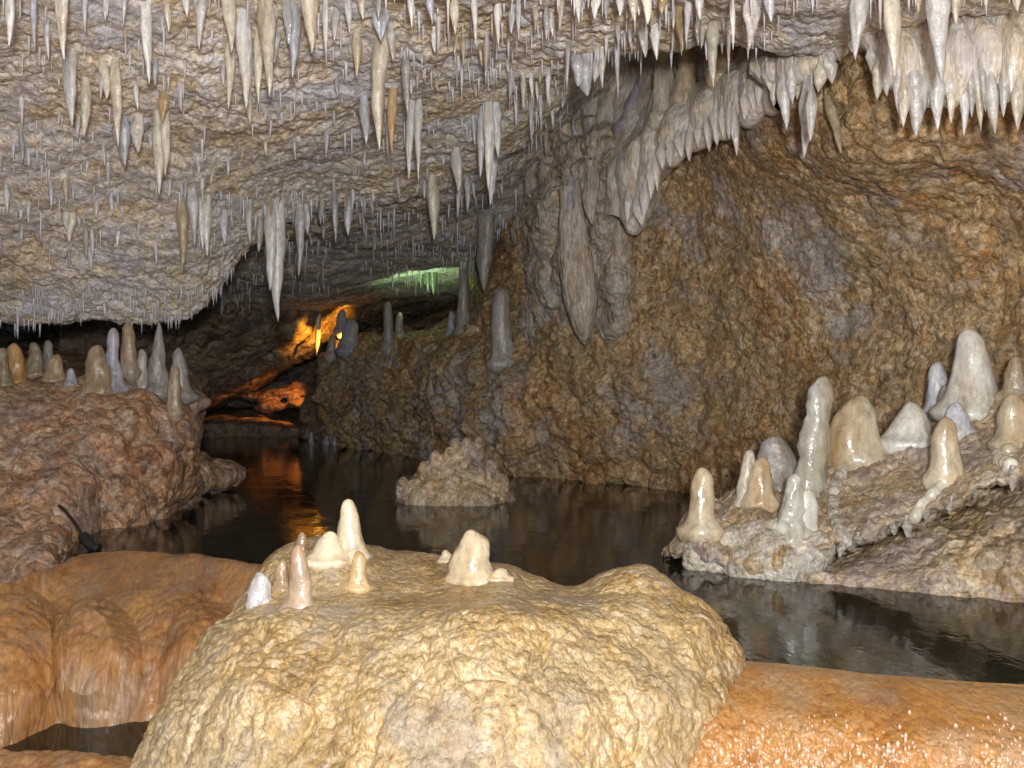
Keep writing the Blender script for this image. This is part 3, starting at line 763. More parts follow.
def mound_shape(base, h, w, lean=0.0, flare=0.25, top=0.5, seed=0, bulges=0.08, depth=0.85, seg=28, rings=34, sink=0.07, neck=0.0, shape=2.3, sharp=False):
    """blunt wet stalagmite standing on base"""
    rs = np.random.RandomState(seed)
    s = np.concatenate([np.linspace(-sink / h, 0, 6)[:-1], 1 - (1 - np.linspace(0, 1, rings)) ** 2.2])
    sc = np.clip(s, 0, 1)
    if not sharp: shape = max(shape, 2.3 * h / (w * max(top, 0.3)))
    prof = np.clip(1 - sc ** shape, 0, 1) ** 0.5
    prof = prof * (1 - (1 - top) * sc) + flare * np.exp(-sc * 7) + (0.06 + 0.24 * (flare > 0.05)) * np.exp(-sc * h / (0.17 * w)) - neck * np.exp(-((sc - 0.55) / 0.16) ** 2)
    prof[-1] = 0.0
    prof = np.where(s < 0, prof * np.sqrt(np.clip(1 - (s * h / sink) ** 2, 0, 1)), prof)
    a = np.linspace(0, 2 * math.pi, seg, endpoint=False)
    V = np.zeros((len(s), seg, 3))
    V[..., 0] = prof[:, None] * np.cos(a); V[..., 1] = prof[:, None] * np.sin(a) * depth; V[..., 2] = s[:, None] * h
    q = V.copy(); q[..., 0] *= w / 2; q[..., 1] *= w / 2
    P = q.reshape(-1, 3) + rs.rand(3) * 50
    k = 1 + (bulges * 3.2 * fbm(P * np.array([1, 1, 0.8]), 1.6 / w, 3, 0.55)).reshape(len(s), seg)
    q[..., 0] *= k; q[..., 1] *= k
    q[..., 2] += (0.06 * w * fbm(P + 9, 2.5 / w, 2)).reshape(len(s), seg) * (sc[:, None] > 0.02)
    q[..., 0] += (lean * sc * h)[:, None] + 0.06 * w * np.sin(sc * 5 + rs.rand() * 6)[:, None] * sc[:, None]
    return q.reshape(-1, 3) + np.array(base), grid_faces(len(s), seg, True)[:, ::-1]


def local(V, org):
    return V - np.array(org)


def put(name, V, Fc, org, mat, label, cat, group=None, parent=None):
    o = mesh_obj(name, local(V, org), Fc, mat, parent)
    o.location = [float(q) for q in org]
    if parent is None: tag(o, label, cat, group)
    elif label: o['label'] = label
    return o


# ------------------------------------------------------------------ traced stalactites on the ceiling
# px, row of root, row of tip, width in px, tone, label, optional twins
T = [
    (9, -10, 47, 9, 'white', 'white pointed stalactite in the upper left corner, nearest the left edge of the picture'),
    (33, -8, 52, 5, 'blue', 'thin white stalactite in the top left corner, between two thicker ones'),
    (62, -20, 60, 12, 'white', 'long white stalactite from the top edge, just above the carrot shaped pair at upper left'),
    (71, 50, 127, 12, 'white', 'plump white carrot shaped stalactite at upper left, left one of a side by side pair'),
    (86, 78, 137, 9, 'cream', 'slender creamy stalactite at upper left, right one of a side by side pair'),
    (85, -5, 35, 4, 'straw', 'needle thin stalactite at the top edge, right of the one above the carrot pair'),
    (115, 62, 147, 10, 'cream', 'cream stalactite at upper left with a short white stub fused to its left side', [(-0.05, 0.45, 0.8)]),
    (125, -5, 25, 5, 'white', 'short thin white stalactite at the top edge above the cream one with a fused stub'),
    (146, 3, 85, 12, 'white', 'long glossy white stalactite with a needle tip, right of the cream one with a stub'),
    (167, 5, 32, 6, 'cream', 'small cream stalactite right of the long glossy white one near the top edge'),
    (185, -12, 18, 9, 'white', 'short stout white stalactite cut by the top edge, left of a swollen one'),
    (202, -8, 50, 10, 'white', 'white stalactite with a swollen lower half beside the pale popcorn patch on the ceiling'),
    (228, -12, 52, 13, 'cream', 'thick white stalactite from the top edge hanging over a thinner cream one'),
    (230, 42, 110, 9, 'cream', 'cream stalactite directly under the thick white one, touching a glittering white one'),
    (243, 12, 110, 14, 'white', 'glittering white stalactite right of the cream one and under the top edge'),
    (248, 95, 125, 8, 'cream', 'short cream tooth just right of the glittering stalactite tip'),
    (158, 112, 195, 11, 'cream', 'long cream stalactite with a thinner forked companion, growing under a rusty stub', [(0.045, 0.78, 0.7)]),
    (164, 93, 122, 9, 'orange', 'rust orange stub at the root of the forked cream stalactite'),
    (180, 83, 112, 5, 'straw', 'thin grey stalactite right of the rusty stub'),
    (122, 118, 167, 14, 'blue', 'short broad bluish cone under the cream stalactite with a fused stub'),
    (139, 118, 153, 12, 'white', 'stubby white cone left of the rusty stub'),
    (21, 98, 127, 4, 'straw', 'tiny grey needle near the left edge below the corner stalactites'),
    (260, 30, 105, 10, 'cream', 'cream stalactite pressed against a larger grey-cream one, right of the glittering white one'),
    (266, -5, 98, 15, 'cream', 'large grey-cream stalactite left of a smooth white knob'),
    (277, 34, 64, 10, 'white', 'smooth blunt white knob hanging right of the large grey-cream stalactite'),
    (294, 6, 78, 12, 'blue', 'forked bluish white stalactite between the white knob and a thick smooth cream one', [(-0.025, 0.55, 0.7)]),
    (309, -10, 54, 13, 'cream', 'thick smooth cream stalactite from the top edge, right of the forked bluish one'),
    (326, -4, 66, 5, 'white', 'very thin straight white stalactite right of the thick smooth cream one'),
    (336, 8, 42, 6, 'blue', 'small bluish stalactite right of the very thin straight one'),
    (356, 33, 78, 10, 'tan', 'tan stalactite left of the biggest cream stalactite at top centre-left'),
    (381, 38, 150, 17, 'cream', 'biggest straight cream stalactite, hanging alone at top centre-left'),
    (378, 13, 42, 12, 'blue', 'forked bluish stub above the root of the biggest cream stalactite', [(0.03, 1.0, 0.7)]),
    (391, 28, 62, 8, 'white', 'white stalactite tucked right of the root of the biggest cream one'),
    (393, 88, 155, 8, 'orange', 'ochre stained stalactite with a white tip, right beside the biggest cream one'),
    (406, 55, 115, 9, 'grey', 'grey stalactite between the ochre stained one and a forked white pair'),
    (364, 98, 145, 9, 'blue', 'bluish stalactite hanging left of the tip of the biggest cream one'),
    (411, 100, 180, 8, 'white', 'twin white stalactites fused side by side, below the grey one', [(0.04, 1.04, 1.0)]),
    (435, 28, 53, 6, 'white', 'small white tooth in the upper fringe right of the biggest cream stalactite'),
    (456, 148, 192, 10, 'white', 'pale stalactite left of the dense white bundle at centre'),
    (482, 108, 178, 8, 'blue', 'left stalactite of the dense white bundle at top centre'),
    (488, 103, 190, 9, 'white', 'longest stalactite of the dense white bundle at top centre'),
    (496, 103, 158, 8, 'white', 'right stalactite of the dense white bundle at top centre'),
    (493, 150, 206, 9, 'blue', 'bluish stalactite hanging just below the dense white bundle'),
    (498, 3, 45, 7, 'white', 'white stalactite with a crooked root at the top centre fringe'),
    (361, -5, 20, 8, 'cream', 'cream stub at the top edge left of the forked bluish stub'),
    (430, -6, 20, 8, 'blue', 'bluish stub at the top edge above the small white tooth'),
    (597, -8, 19, 8, 'white', 'short bright stalactite at the top edge, leftmost of the loose row right of centre'),
    (619, -8, 16, 7, 'white', 'short bright stalactite at the top edge, second of the loose row right of centre'),
    (634, -8, 22, 8, 'cream', 'cream stalactite at the top edge, third of the loose row right of centre'),
    (646, -10, 24, 10, 'cream', 'cream stalactite at the top edge, fourth of the loose row right of centre'),
    (643, 24, 58, 9, 'white', 'bright white stalactite above the yellow stalagmite, left of a matching one'),
    (656, 24, 60, 9, 'white', 'bright white stalactite above the yellow stalagmite, right of a matching one'),
    (664, -8, 15, 9, 'orange', 'rust brown stub at the top edge above the yellow stalagmite'),
    (714, 22, 88, 11, 'cream', 'long cream stalactite hanging in front of the slanting flowstone shelf'),
    (732, -6, 50, 5, 'white', 'needle thin stalactite right of the long cream one over the shelf'),
    (751, -2, 50, 14, 'white', 'swollen white stalactite left of the dripstone curtain'),
    (603, 48, 88, 7, 'white', 'white stalactite left of the blue-grey stalagmite on the shelf'),
    (617, 38, 98, 4, 'straw', 'long hair thin stalactite left of the stalagmites on the shelf'),
    (601, 98, 138, 9, 'blue', 'bluish white stalactite hanging over the fluted cascade'),
    (577, 112, 160, 7, 'blue', 'bluish stalactite between two grey columns beside the cascade'),
    (586, 58, 96, 17, 'blue', 'broad fused bluish cluster above the cascade', [(-0.05, 0.8, 0.7), (0.05, 0.7, 0.6)]),
    (568, 42, 90, 4, 'straw', 'hair thin stalactite left of the broad fused bluish cluster'),
    (531, 74, 98, 4, 'white', 'tiny white needle right of the centre bundle, upper one'),
    (540, 96, 132, 4, 'straw', 'tiny grey needle right of the centre bundle, lower one'),
    (519, -4, 40, 4, 'straw', 'hair thin stalactite at the top edge right of centre'),
    (546, 8, 40, 5, 'straw', 'thin pale stalactite in the top fringe right of centre'),
    (768, -12, 22, 11, 'blue', 'stubby blue-white stalactite cut by the top edge at the left end of the curtain'),
    (181, 200, 275, 10, 'tan', 'long yellowish stalactite hanging alone under the left part of the ceiling'),
    (192, 190, 247, 9, 'white', 'white stalactite just right of the long yellowish one'),
    (208, 198, 257, 9, 'white', 'white stalactite with a slimmer one fused in front, left-centre of the ceiling edge', [(-0.03, 0.9, 0.8)]),
    (224, 218, 245, 7, 'blue', 'small bluish stalactite right of the fused white pair near the ceiling edge'),
    (72, 215, 242, 9, 'cream', 'small cream cone in the middle of the left ceiling, right one of two'),
    (66, 213, 232, 8, 'white', 'small white cone in the middle of the left ceiling, left one of two'),
    (249, 203, 245, 7, 'white', 'white stalactite at the very edge of the low ceiling above the dark passage'),
    (278, 206, 322, 14, 'white', 'longest white stalactite, pointing down into the dark passage', [(-0.045, 0.74, 0.9)]),
    (299, 205, 277, 10, 'white', 'white stalactite just right of the longest one over the dark passage'),
    (305, 205, 235, 7, 'white', 'short white stalactite tucked behind the one right of the longest'),
    (322, 202, 225, 7, 'blue', 'short bluish stalactite over the dark passage, right of the longest one'),
    (334, 188, 243, 6, 'blue', 'thin bluish stalactite over the dark passage'),
    (350, 200, 236, 8, 'blue', 'pale blue stalactite with a slim tip over the dark passage'),
    (432, 176, 240, 12, 'cream', 'stout pale stalactite hanging alone above the green lit roof'),
    (459, 170, 218, 7, 'blue', 'slim bluish stalactite right of the stout pale one above the passage'),
    (467, 176, 212, 5, 'straw', 'thin stalactite right of the slim bluish one above the passage'),
    (260, 218, 253, 6, 'grey', 'grey stalactite left of the longest white one'),
    (223, 292, 317, 4, 'blue', 'single tiny needle hanging in the dark behind the low ceiling edge'),
    (103, 62, 100, 7, 'white', 'short white stalactite immediately left of the cream one with a stub'),
    (47, 20, 60, 6, 'straw', 'thin grey stalactite between the two long white ones of the left corner'),
    (348, -6, 34, 6, 'white', 'white stalactite at the top edge above the tan one'),
    (410, -6, 28, 7, 'white', 'white stalactite at the top edge right of the biggest cream one'),
    (455, -4, 34, 8, 'cream', 'cream stalactite in the top fringe left of the crooked root one'),
    (474, -2, 44, 6, 'white', 'white stalactite beside the crooked root one in the top fringe'),
    (513, 5, 34, 6, 'blue', 'bluish stalactite in the top fringe just right of the crooked root one'),
    (560, -5, 30, 7, 'cream', 'cream stalactite at the top edge left of the loose row of four'),
    (680, 10, 52, 9, 'tan', 'tan fused stalactite between the yellow stalagmite and the long cream stalactite'),
    (697, 18, 46, 7, 'grey', 'short grey stalactite left of the long cream one over the shelf'),
    (578, -6, 24, 6, 'white', 'small white stalactite at the top edge beside the loose row of four'),
    (700, -6, 20, 7, 'white', 'small white stalactite at the top edge above the short grey one'),
]


def root_on(px, py, names=('cave_ceiling',), default=5.0):
    best = None
    for n in names:
        h = hit(n, px, py)
        if h is not None and (best is None or h.y < best.y): best = h
    return np.array(best) if best is not None else W(px, py, default)


for k, t in enumerate(T):
    px, y0, y1, w, tone, label = t[:6]
    tw = t[6] if len(t) > 6 else None
    b = root_on(px, y0)
    D = b[1]
    tip = W(px, y1, D)
    wm = w / F * D * (1.18 if w > 6 else 1.25)
    V, Fc = drip('stalactite', b, tip, wm, None, twin=tw, seed=100 + k, bulge=random.uniform(0.12, 0.3), up=0.07, sharp=random.uniform(0.8, 1.3), seg=14, rings=24)
    put('stalactite', V, Fc, b, M[tone], label, 'stalactite', 'stalactites on the ceiling')

# front row hanging before the curtain
TF = [
    (860, -18, 60, 15, 4.0, 'white', 'big white stalactite hanging from the top edge over the gap in the curtain'),
    (890, -22, 78, 18, 3.9, 'cream', 'thick creamy stalactite from the top edge, right of the one over the curtain gap'),
    (919, -10, 13, 6, 3.9, 'tan', 'small yellow stalactite at the top edge between two thick ones'),
    (938, -25, 86, 21, 3.85, 'white', 'thickest white stalactite in front of the curtain'),
    (958, -15, 25, 10, 3.85, 'cream', 'short yellowish stalactite just right of the thickest white one'),
    (1018, -8, 12, 8, 3.8, 'cream', 'short pale stalactite in the top right corner'),
    (985, -12, 10, 5, 3.85, 'cream', 'tiny pale stalactite at the top edge left of the right corner'),
]
for k, (px, y0, y1, w, D, tone, label) in enumerate(TF):
    b = W(px, y0, D); wm = w / F * D * 1.1
    b2 = root_on(px, y0)
    if b2[1] < D + 1.0: b = b2; D = b[1]; wm = w / F * D * 1.1
    V, Fc = drip('stalactite', b, W(px, y1, D), wm, None, seed=300 + k, bulge=0.3, up=0.4, seg=18, rings=30, sharp=1.1)
    put('stalactite', V, Fc, b, M[tone], label, 'stalactite', 'stalactites on the ceiling')

# spikes fused into the curtain, the shelf fringe and the cascade: parts of them
SP = [(777, 48, 106, 14), (783, 60, 130, 13), (793, 58, 105, 10), (801, 46, 100, 16), (806, 60, 158, 14), (812, 80, 142, 10), (822, 52, 92, 14), (829, 46, 84, 12), (834, 40, 66, 9),
      (843, 36, 62, 12), (851, 30, 52, 10), (872, 34, 80, 12), (880, 46, 100, 13), (888, 40, 96, 12), (899, 54, 124, 14), (905, 60, 128, 12), (913, 50, 112, 14), (922, 48, 137, 18), (930, 40, 100, 12),
      (941, 50, 131, 13), (949, 60, 112, 10), (953, 70, 124, 8), (963, 24, 137, 12), (971, 50, 118, 9), (978, 40, 131, 9), (985, 50, 112, 9), (992, 60, 134, 14), (998, 40, 96, 10), (1005, 56, 118, 9),
      (1013, 40, 100, 10), (1021, 62, 130, 13), (1034, 50, 126, 12), (1050, 40, 118, 14), (1075, 30, 130, 14), (767, 56, 92, 11), (758, 60, 80, 9)]
for k, (px, y0, y1, w) in enumerate(SP):
    h = hit('flowstone_curtain', px, y0 + 6)
    b = np.array(h) if h is not None else W(px, y0, 4.2)
    D = b[1] - 0.0
    V, Fc = drip('hanging_spike', b + np.array([0, 0.01, 0]), W(px, y1, D + 0.04), w / F * D * 1.15, None, seed=400 + k, bulge=0.4, up=0.03, seg=14, rings=24, topw=0.12)
    put('hanging_spike', V, Fc, b, M['white' if k % 3 else 'cream'], None, None, parent=curtain)
V, Fc = drip('hanging_spike', W(828, 100, 4.85), W(843, 153, 4.75), 0.065, None, seed=77, bulge=0.2, up=0.02)
put('hanging_spike', V, Fc, W(828, 100, 4.85), M['tan'], 'tan crooked spike set apart from the rest', None, parent=curtain)

SH = [(628, 190, 224, 10), (637, 195, 226, 12), (646, 178, 218, 9), (655, 150, 192, 8), (662, 140, 170, 8), (671, 140, 167, 7), (678, 130, 158, 8), (690, 122, 162, 9), (699, 120, 148, 7), (706, 112, 152, 8),
      (716, 100, 146, 9), (722, 104, 140, 6), (729, 100, 140, 8), (734, 98, 157, 9), (744, 86, 120, 8), (750, 84, 112, 8), (668, 134, 158, 6), (684, 126, 150, 6), (760, 74, 108, 8), (649, 160, 200, 7)]
for k, (px, y0, y1, w) in enumerate(SH):
    h = hit('flowstone_shelf', px, y0)
    b = np.array(h) if h is not None else W(px, y0, 6.2)
    D = b[1]
    V, Fc = drip('hanging_spike', b, W(px + 1, y1, D - 0.02), w / F * D * 1.3, None, seed=500 + k, bulge=0.4, up=0.05, topw=0.12)
    put('hanging_spike', V, Fc, b, M['drape'], None, None, parent=shelf)

# fat fused stalactites on the cascade
for k, (px, y0, y1, w, D, tone, label, par) in enumerate([
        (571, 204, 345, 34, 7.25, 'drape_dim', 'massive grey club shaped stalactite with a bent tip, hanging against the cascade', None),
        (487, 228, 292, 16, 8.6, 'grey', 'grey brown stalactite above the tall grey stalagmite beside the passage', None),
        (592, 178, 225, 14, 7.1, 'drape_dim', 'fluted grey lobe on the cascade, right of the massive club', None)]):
    b = W(px, y0, D)
    V, Fc = drip('stalactite', b, W(px + (5 if k == 0 else 0), y1, D), w / F * D * 1.05, None, seed=620 + k, bulge=0.5 if k == 0 else 0.3, up=0.12, seg=22, rings=34, wob=0.1, topw=0.6 if k == 0 else 0.9, sharp=1.5)
    put('stalactite', V, Fc, b, M[tone], label, 'stalactite', 'stalactites on the wall')

# columns in the recess beside the cascade
for k, (px, y0, y1, w, D, tone, label) in enumerate([
        (566, 100, 205, 18, 7.9, 'tan', 'tan stone column in the recess left of the cascade, thicker of two'),
        (590, 120, 190, 12, 7.5, 'grey', 'slim grey stone column in the recess beside the cascade'),
        (532, 150, 195, 14, 8.2, 'grey', 'short dim grey stone column left of the tan one')]):
    a0, a1 = W(px, y0, D), W(px, y1, D)
    s = np.linspace(0, 1, 30); an = np.linspace(0, 2 * math.pi, 20, endpoint=False)
    r = w / F * D / 2 * (1 + 0.35 * np.abs(s - 0.45) ** 1.5 * 2 + 0.05 * np.sin(s * 17 + k))
    V = np.stack([a0[0] + r[:, None] * np.cos(an), D + r[:, None] * np.sin(an), (a0[2] + (a1[2] - a0[2]) * s)[:, None] + 0 * r[:, None] * an], -1).reshape(-1, 3)
    V = V + (fbm(V, 9, 3) * 0.015)[:, None]
    put('stone_column', V, grid_faces(30, 20, True), a1, M[tone], label, 'column', 'stone columns in the recess')

# ------------------------------------------------------------------ random smaller stalactites
used = [(t[0], t[1], t[2]) for t in T]
ZONES = [
    (lambda x, y: y < 45 and x < 330, 'slim pale stalactite among many in the fringe along the top left edge'),
    (lambda x, y: y < 45 and x < 560, 'slim pale stalactite among many in the fringe along the top centre edge'),
    (lambda x, y: y < 45, 'slim pale stalactite among many in the fringe along the top edge right of centre'),
    (lambda x, y: x < 250 and y > 265, 'tiny bluish stalactite in the dense fringe along the low ceiling edge at left'),
    (lambda x, y: x < 250, 'small pale stalactite scattered over the brown ceiling at left'),
    (lambda x, y: y > 190, 'small bluish stalactite on the dim ceiling over the dark passage'),
    (lambda x, y: x < 430, 'small pale stalactite on the ceiling around the biggest cream one'),
    (lambda x, y: True, 'thin grey stalactite in the dense field over the wall recess, right of centre'),
]
cand = []
tries = 0
# clustered sampling
while len(cand) < 172 and tries < 9000:
    tries += 1
    q = random.random()
    if q < 0.22: x, y = random.triangular(0, 770, 700), random.uniform(-5, 40)
    elif q < 0.34: x, y = random.uniform(0, 240), random.uniform(285, 312)
    elif q < 0.50: x, y = random.uniform(0, 480), random.uniform(180, 250)
    elif q < 0.72: x, y = random.uniform(500, 640), random.uniform(10, 160)
    else: x, y = random.uniform(0, 640), random.uniform(30, 200)
    if fbm(np.array([[x / 60., y / 60., 3.3]]), 1, 2)[0] < -0.12: continue
    if any(abs(x - a) < 5 and y > b - 10 and y < c for a, b, c in used): continue
    b = hit('cave_ceiling', x, y)
    if b is None or b.y > 11: continue
    cand.append((x, y, np.array(b)))
    used.append((x, y, y + 12))
for x, y, b in cand:
    D = b[1]
    low = x < 250 and y > 265
    ln = random.uniform(0.04, 0.09) if low else random.choice([random.uniform(0.04, 0.09), random.uniform(0.05, 0.12), random.uniform(0.08, 0.19)])
    if y < 45: ln *= 0.9
    w = random.uniform(0.010, 0.018) + ln * 0.11
    tone = random.choice(['white', 'blue', 'straw', 'straw', 'tan', 'straw'])
    label = [z[1] for z in ZONES if z[0](x, y)][0]
    V, Fc = drip('stalactite', b, b - np.array([random.uniform(-0.004, 0.004), 0, ln]), w, None, bulge=random.uniform(0.1, 0.4), seg=9, rings=12, up=0.05)
    o = put('stalactite', V, Fc, b, M[tone], label, 'stalactite', label.replace('stalactite', 'stalactites', 1))

# the countless smallest straws: one mesh
Vs, Fs, off = [], [], 0
NS = 2300
for k in range(NS):
    q = random.random()
    if q < 0.14: x, y = random.uniform(-20, 250), random.uniform(285, 325)
    elif q < 0.45: x, y = random.uniform(220, 520), random.uniform(190, 290)
    elif q < 0.65: x, y = random.uniform(380, 780), random.uniform(-20, 150)
    elif q < 0.68: x, y = random.uniform(780, 1040), random.uniform(-20, 0)
    else: x, y = random.uniform(-40, 760), random.uniform(-30, 260)
    if fbm(np.array([[x / 45., y / 22., 1.3]]), 1, 2)[0] < -0.05: continue
    b = hit('cave_ceiling', x, y)
    if b is None: continue
    ln = random.uniform(0.02, 0.10) * (1.0 if b.y < 7 else 1.3)
    if random.random() < 0.08: ln *= 1.9
    w = random.uniform(0.006, 0.014) + 0.07 * ln
    r = np.array([w / 2, w / 2 * 0.8, w / 2 * 0.4, 0.0005])
    z = np.array([0.03, -ln * 0.2, -ln * 0.65, -ln])
    a = np.linspace(0, 2 * math.pi, 5, endpoint=False) + random.random()
    V = np.stack([b.x + r[:, None] * np.cos(a), b.y + r[:, None] * np.sin(a), b.z + z[:, None] + 0 * r[:, None] * a], -1).reshape(-1, 3)
    Vs.append(V); Fs.append(grid_faces(4, 5, True) + off); off += len(V)
o = mesh_obj('soda_straws', np.concatenate(Vs), np.concatenate(Fs), M['straw'])
tag(o, 'countless tiny soda straw stalactites stippling the whole ceiling', 'soda straws', kind='stuff')

# ------------------------------------------------------------------ stalagmites
def stalagmite(px, y0, y1, w, support, tone, label, group, D=None, **kw):
    """y0 top row, y1 base row"""
    h = hit(support, px, y1) if support else None
    b = np.array(h) if h is not None else W(px, y1, D or 5.0)
    if D is not None and (h is None or abs(b[1] - D) > 0.7): b = W(px, y1, D)
    b = b + np.array([0, w / F * b[1] * kw.pop('push', 0.25), 0])
    Dd = b[1]
    hh = (CH - (y0 - HY) / F * Dd) - b[2]
    lean = kw.pop('lean', 0.0)
    V, Fc = mound_shape(b, hh, w / F * Dd, lean=lean, seed=int(px * 7 + y0), **kw)
    return put('stalagmite', V, Fc, b, M[tone], label, 'stalagmite', group)


gl = 'stalagmites on the left bank'
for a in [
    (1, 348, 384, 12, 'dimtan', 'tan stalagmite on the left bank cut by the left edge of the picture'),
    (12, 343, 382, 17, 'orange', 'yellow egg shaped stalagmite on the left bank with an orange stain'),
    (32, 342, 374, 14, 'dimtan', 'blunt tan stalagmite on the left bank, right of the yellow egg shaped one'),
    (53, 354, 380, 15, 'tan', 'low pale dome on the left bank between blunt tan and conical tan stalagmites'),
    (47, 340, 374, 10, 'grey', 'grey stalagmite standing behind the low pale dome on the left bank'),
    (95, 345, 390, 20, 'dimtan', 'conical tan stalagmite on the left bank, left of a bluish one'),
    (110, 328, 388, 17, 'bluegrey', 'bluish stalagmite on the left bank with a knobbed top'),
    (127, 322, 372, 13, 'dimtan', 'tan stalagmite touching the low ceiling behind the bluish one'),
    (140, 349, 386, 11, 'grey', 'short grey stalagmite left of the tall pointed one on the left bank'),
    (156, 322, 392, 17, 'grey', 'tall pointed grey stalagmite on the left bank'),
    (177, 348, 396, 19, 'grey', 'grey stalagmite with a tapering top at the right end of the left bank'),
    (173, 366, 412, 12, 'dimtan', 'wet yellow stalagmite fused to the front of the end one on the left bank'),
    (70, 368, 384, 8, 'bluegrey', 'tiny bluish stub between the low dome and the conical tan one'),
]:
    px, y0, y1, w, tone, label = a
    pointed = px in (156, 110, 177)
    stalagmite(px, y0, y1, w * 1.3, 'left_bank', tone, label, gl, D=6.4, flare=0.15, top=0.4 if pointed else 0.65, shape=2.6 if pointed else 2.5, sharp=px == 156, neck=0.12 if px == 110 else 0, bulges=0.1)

gw = 'stalagmites along the far wall shoulder'
for a in [
    (502, 288, 362, 23, 8.35, 'grey', 'tall thick grey brown stalagmite on the rock shoulder at centre', 0.8),
    (463, 269, 331, 15, 9.2, 'grey', 'tall slim pale stalagmite left of the thick grey brown one at centre', 0.55),
    (451, 311, 332, 9, 9.4, 'bluegrey', 'small bluish stub left of the tall slim pale stalagmite', 0.6),
    (388, 302, 348, 11, 10.4, 'grey', 'slim grey stalagmite in the green lit gap, front one of two', 0.75),
    (399, 312, 334, 9, 11.5, 'grey', 'short grey stalagmite behind the slim one in the green lit gap', 0.7),
    (349, 318, 350, 21, 11.8, 'bluegrey', 'broad bluish boulder shaped stalagmite beside the orange lit rock', 0.7),
    (341, 309, 330, 12, 12.7, 'bluegrey', 'small bluish knob behind the boulder shaped stalagmite beside the orange lit rock', 0.7),
    (331, 334, 356, 10, 12.4, 'grey', 'dim grey stub at the foot of the bluish boulder', 0.6),
    (432, 361, 392, 10, 9.4, 'dimtan', 'tan knob on the dark wall face, left of a twin', 0.7),
    (441, 353, 392, 11, 9.35, 'grey', 'grey knob on the dark wall face, right of a twin', 0.7),
]:
    px, y0, y1, w, D, tone, label, top = a
    stalagmite(px, y0, y1, w, 'cave_wall', tone, label, gw, D=D if px < 400 else None, sink=0.12, flare=0.1, top=top, shape=3.5, bulges=0.08)

for px, y0, y1, w, label in [(311, 432, 446, 6, 'smallest pale stub standing in the far water, left of two'),
                             (326, 434, 447, 9, 'rounded pale stub standing in the far water, middle one'),
                             (334, 434, 446, 6, 'slim pale stub standing in the far water, right one touching the middle one')]:
    stalagmite(px, y0, y1, w, None, 'bluegrey', label, 'stubs in the far water', D=12.0, flare=0.1, top=0.7)

gs = 'stalagmites on the slanting shelf'
for a in [
    (642, 62, 120, 30, 6.55, 'bluegrey', 'blue-grey leaning stalagmite on the slanting shelf, left of the yellow one', 0.35, 0.22),
    (665, 44, 113, 22, 6.25, 'cream', 'tall smooth yellow stalagmite on the slanting shelf', 0.85, 0.0),
    (690, 44, 92, 24, 6.2, 'tan', 'short tan stalagmite behind the shelf, right of the yellow one', 0.7, 0.0),
    (654, 84, 128, 13, 6.4, 'grey', 'thin grey rib between the blue-grey and yellow stalagmites', 0.5, 0.1),
    (730, 35, 70, 26, 5.7, 'tan', 'low tan lump at the upper end of the slanting shelf', 0.6, 0.15),
]:
    px, y0, y1, w, D, tone, label, top, lean = a
    stalagmite(px - lean * (y1 - y0) * 0.5, y0, y1, w, 'flowstone_shelf', tone, label, gs, sink=0.12, push=0.7, flare=0.15, top=top, lean=lean, shape=3)

stalagmite(571, 176, 204, 10, None, 'bluegrey', 'small bluish knob on top of the massive club shaped stalactite', 'stalagmites on the wall', D=7.2, top=0.8, shape=4, flare=0.0)

gm = 'stalagmites on the foreground mound'
for a in [
    (348, 499, 556, 28, 'wetcream', 'tall cream stalagmite on the back of the foreground mound', dict(top=0.6, flare=0.5, shape=2.2)),
    (301, 532, 556, 14, 'wetbrown', 'small brown nub on the back of the mound, left of the tall cream one', dict(top=0.6)),
    (298, 545, 606, 26, 'wetbrown', 'brown wet stalagmite with a white foot at the front left of the mound', dict(top=0.5, flare=0.2)),
    (258, 572, 604, 26, 'white', 'small glossy white dome at the left shoulder of the mound', dict(top=0.75, flare=0.0, shape=2.8)),
    (357, 551, 587, 22, 'orange', 'small orange brown wet stalagmite in front of the tall cream one', dict(top=0.5, flare=0.1)),
    (471, 530, 580, 44, 'wetcream', 'broad blunt cream stalagmite glistening on the right part of the mound', dict(top=0.75, flare=0.1, shape=3.4, bulges=0.12)),
    (446, 550, 560, 13, 'wetcream', 'tiny pale nub just left of the broad blunt one', dict(top=0.8)),
    (500, 568, 578, 18, 'wetcream', 'low pale lump at the right foot of the broad blunt one', dict(top=0.8)),
    (327, 532, 560, 34, 'wetcream', 'lumpy cream shoulder against the left foot of the tall cream stalagmite', dict(top=0.5, flare=0.3, bulges=0.14)),
    (281, 560, 588, 16, 'wetbrown', 'low brown bump between the glossy white dome and the brown wet stalagmite', dict(top=0.6)),
]:
    px, y0, y1, w, tone, label, kw = a
    stalagmite(px, y0, y1, w, 'flowstone_mound', tone, label, gm, D=3.4, sink=0.05, **kw)

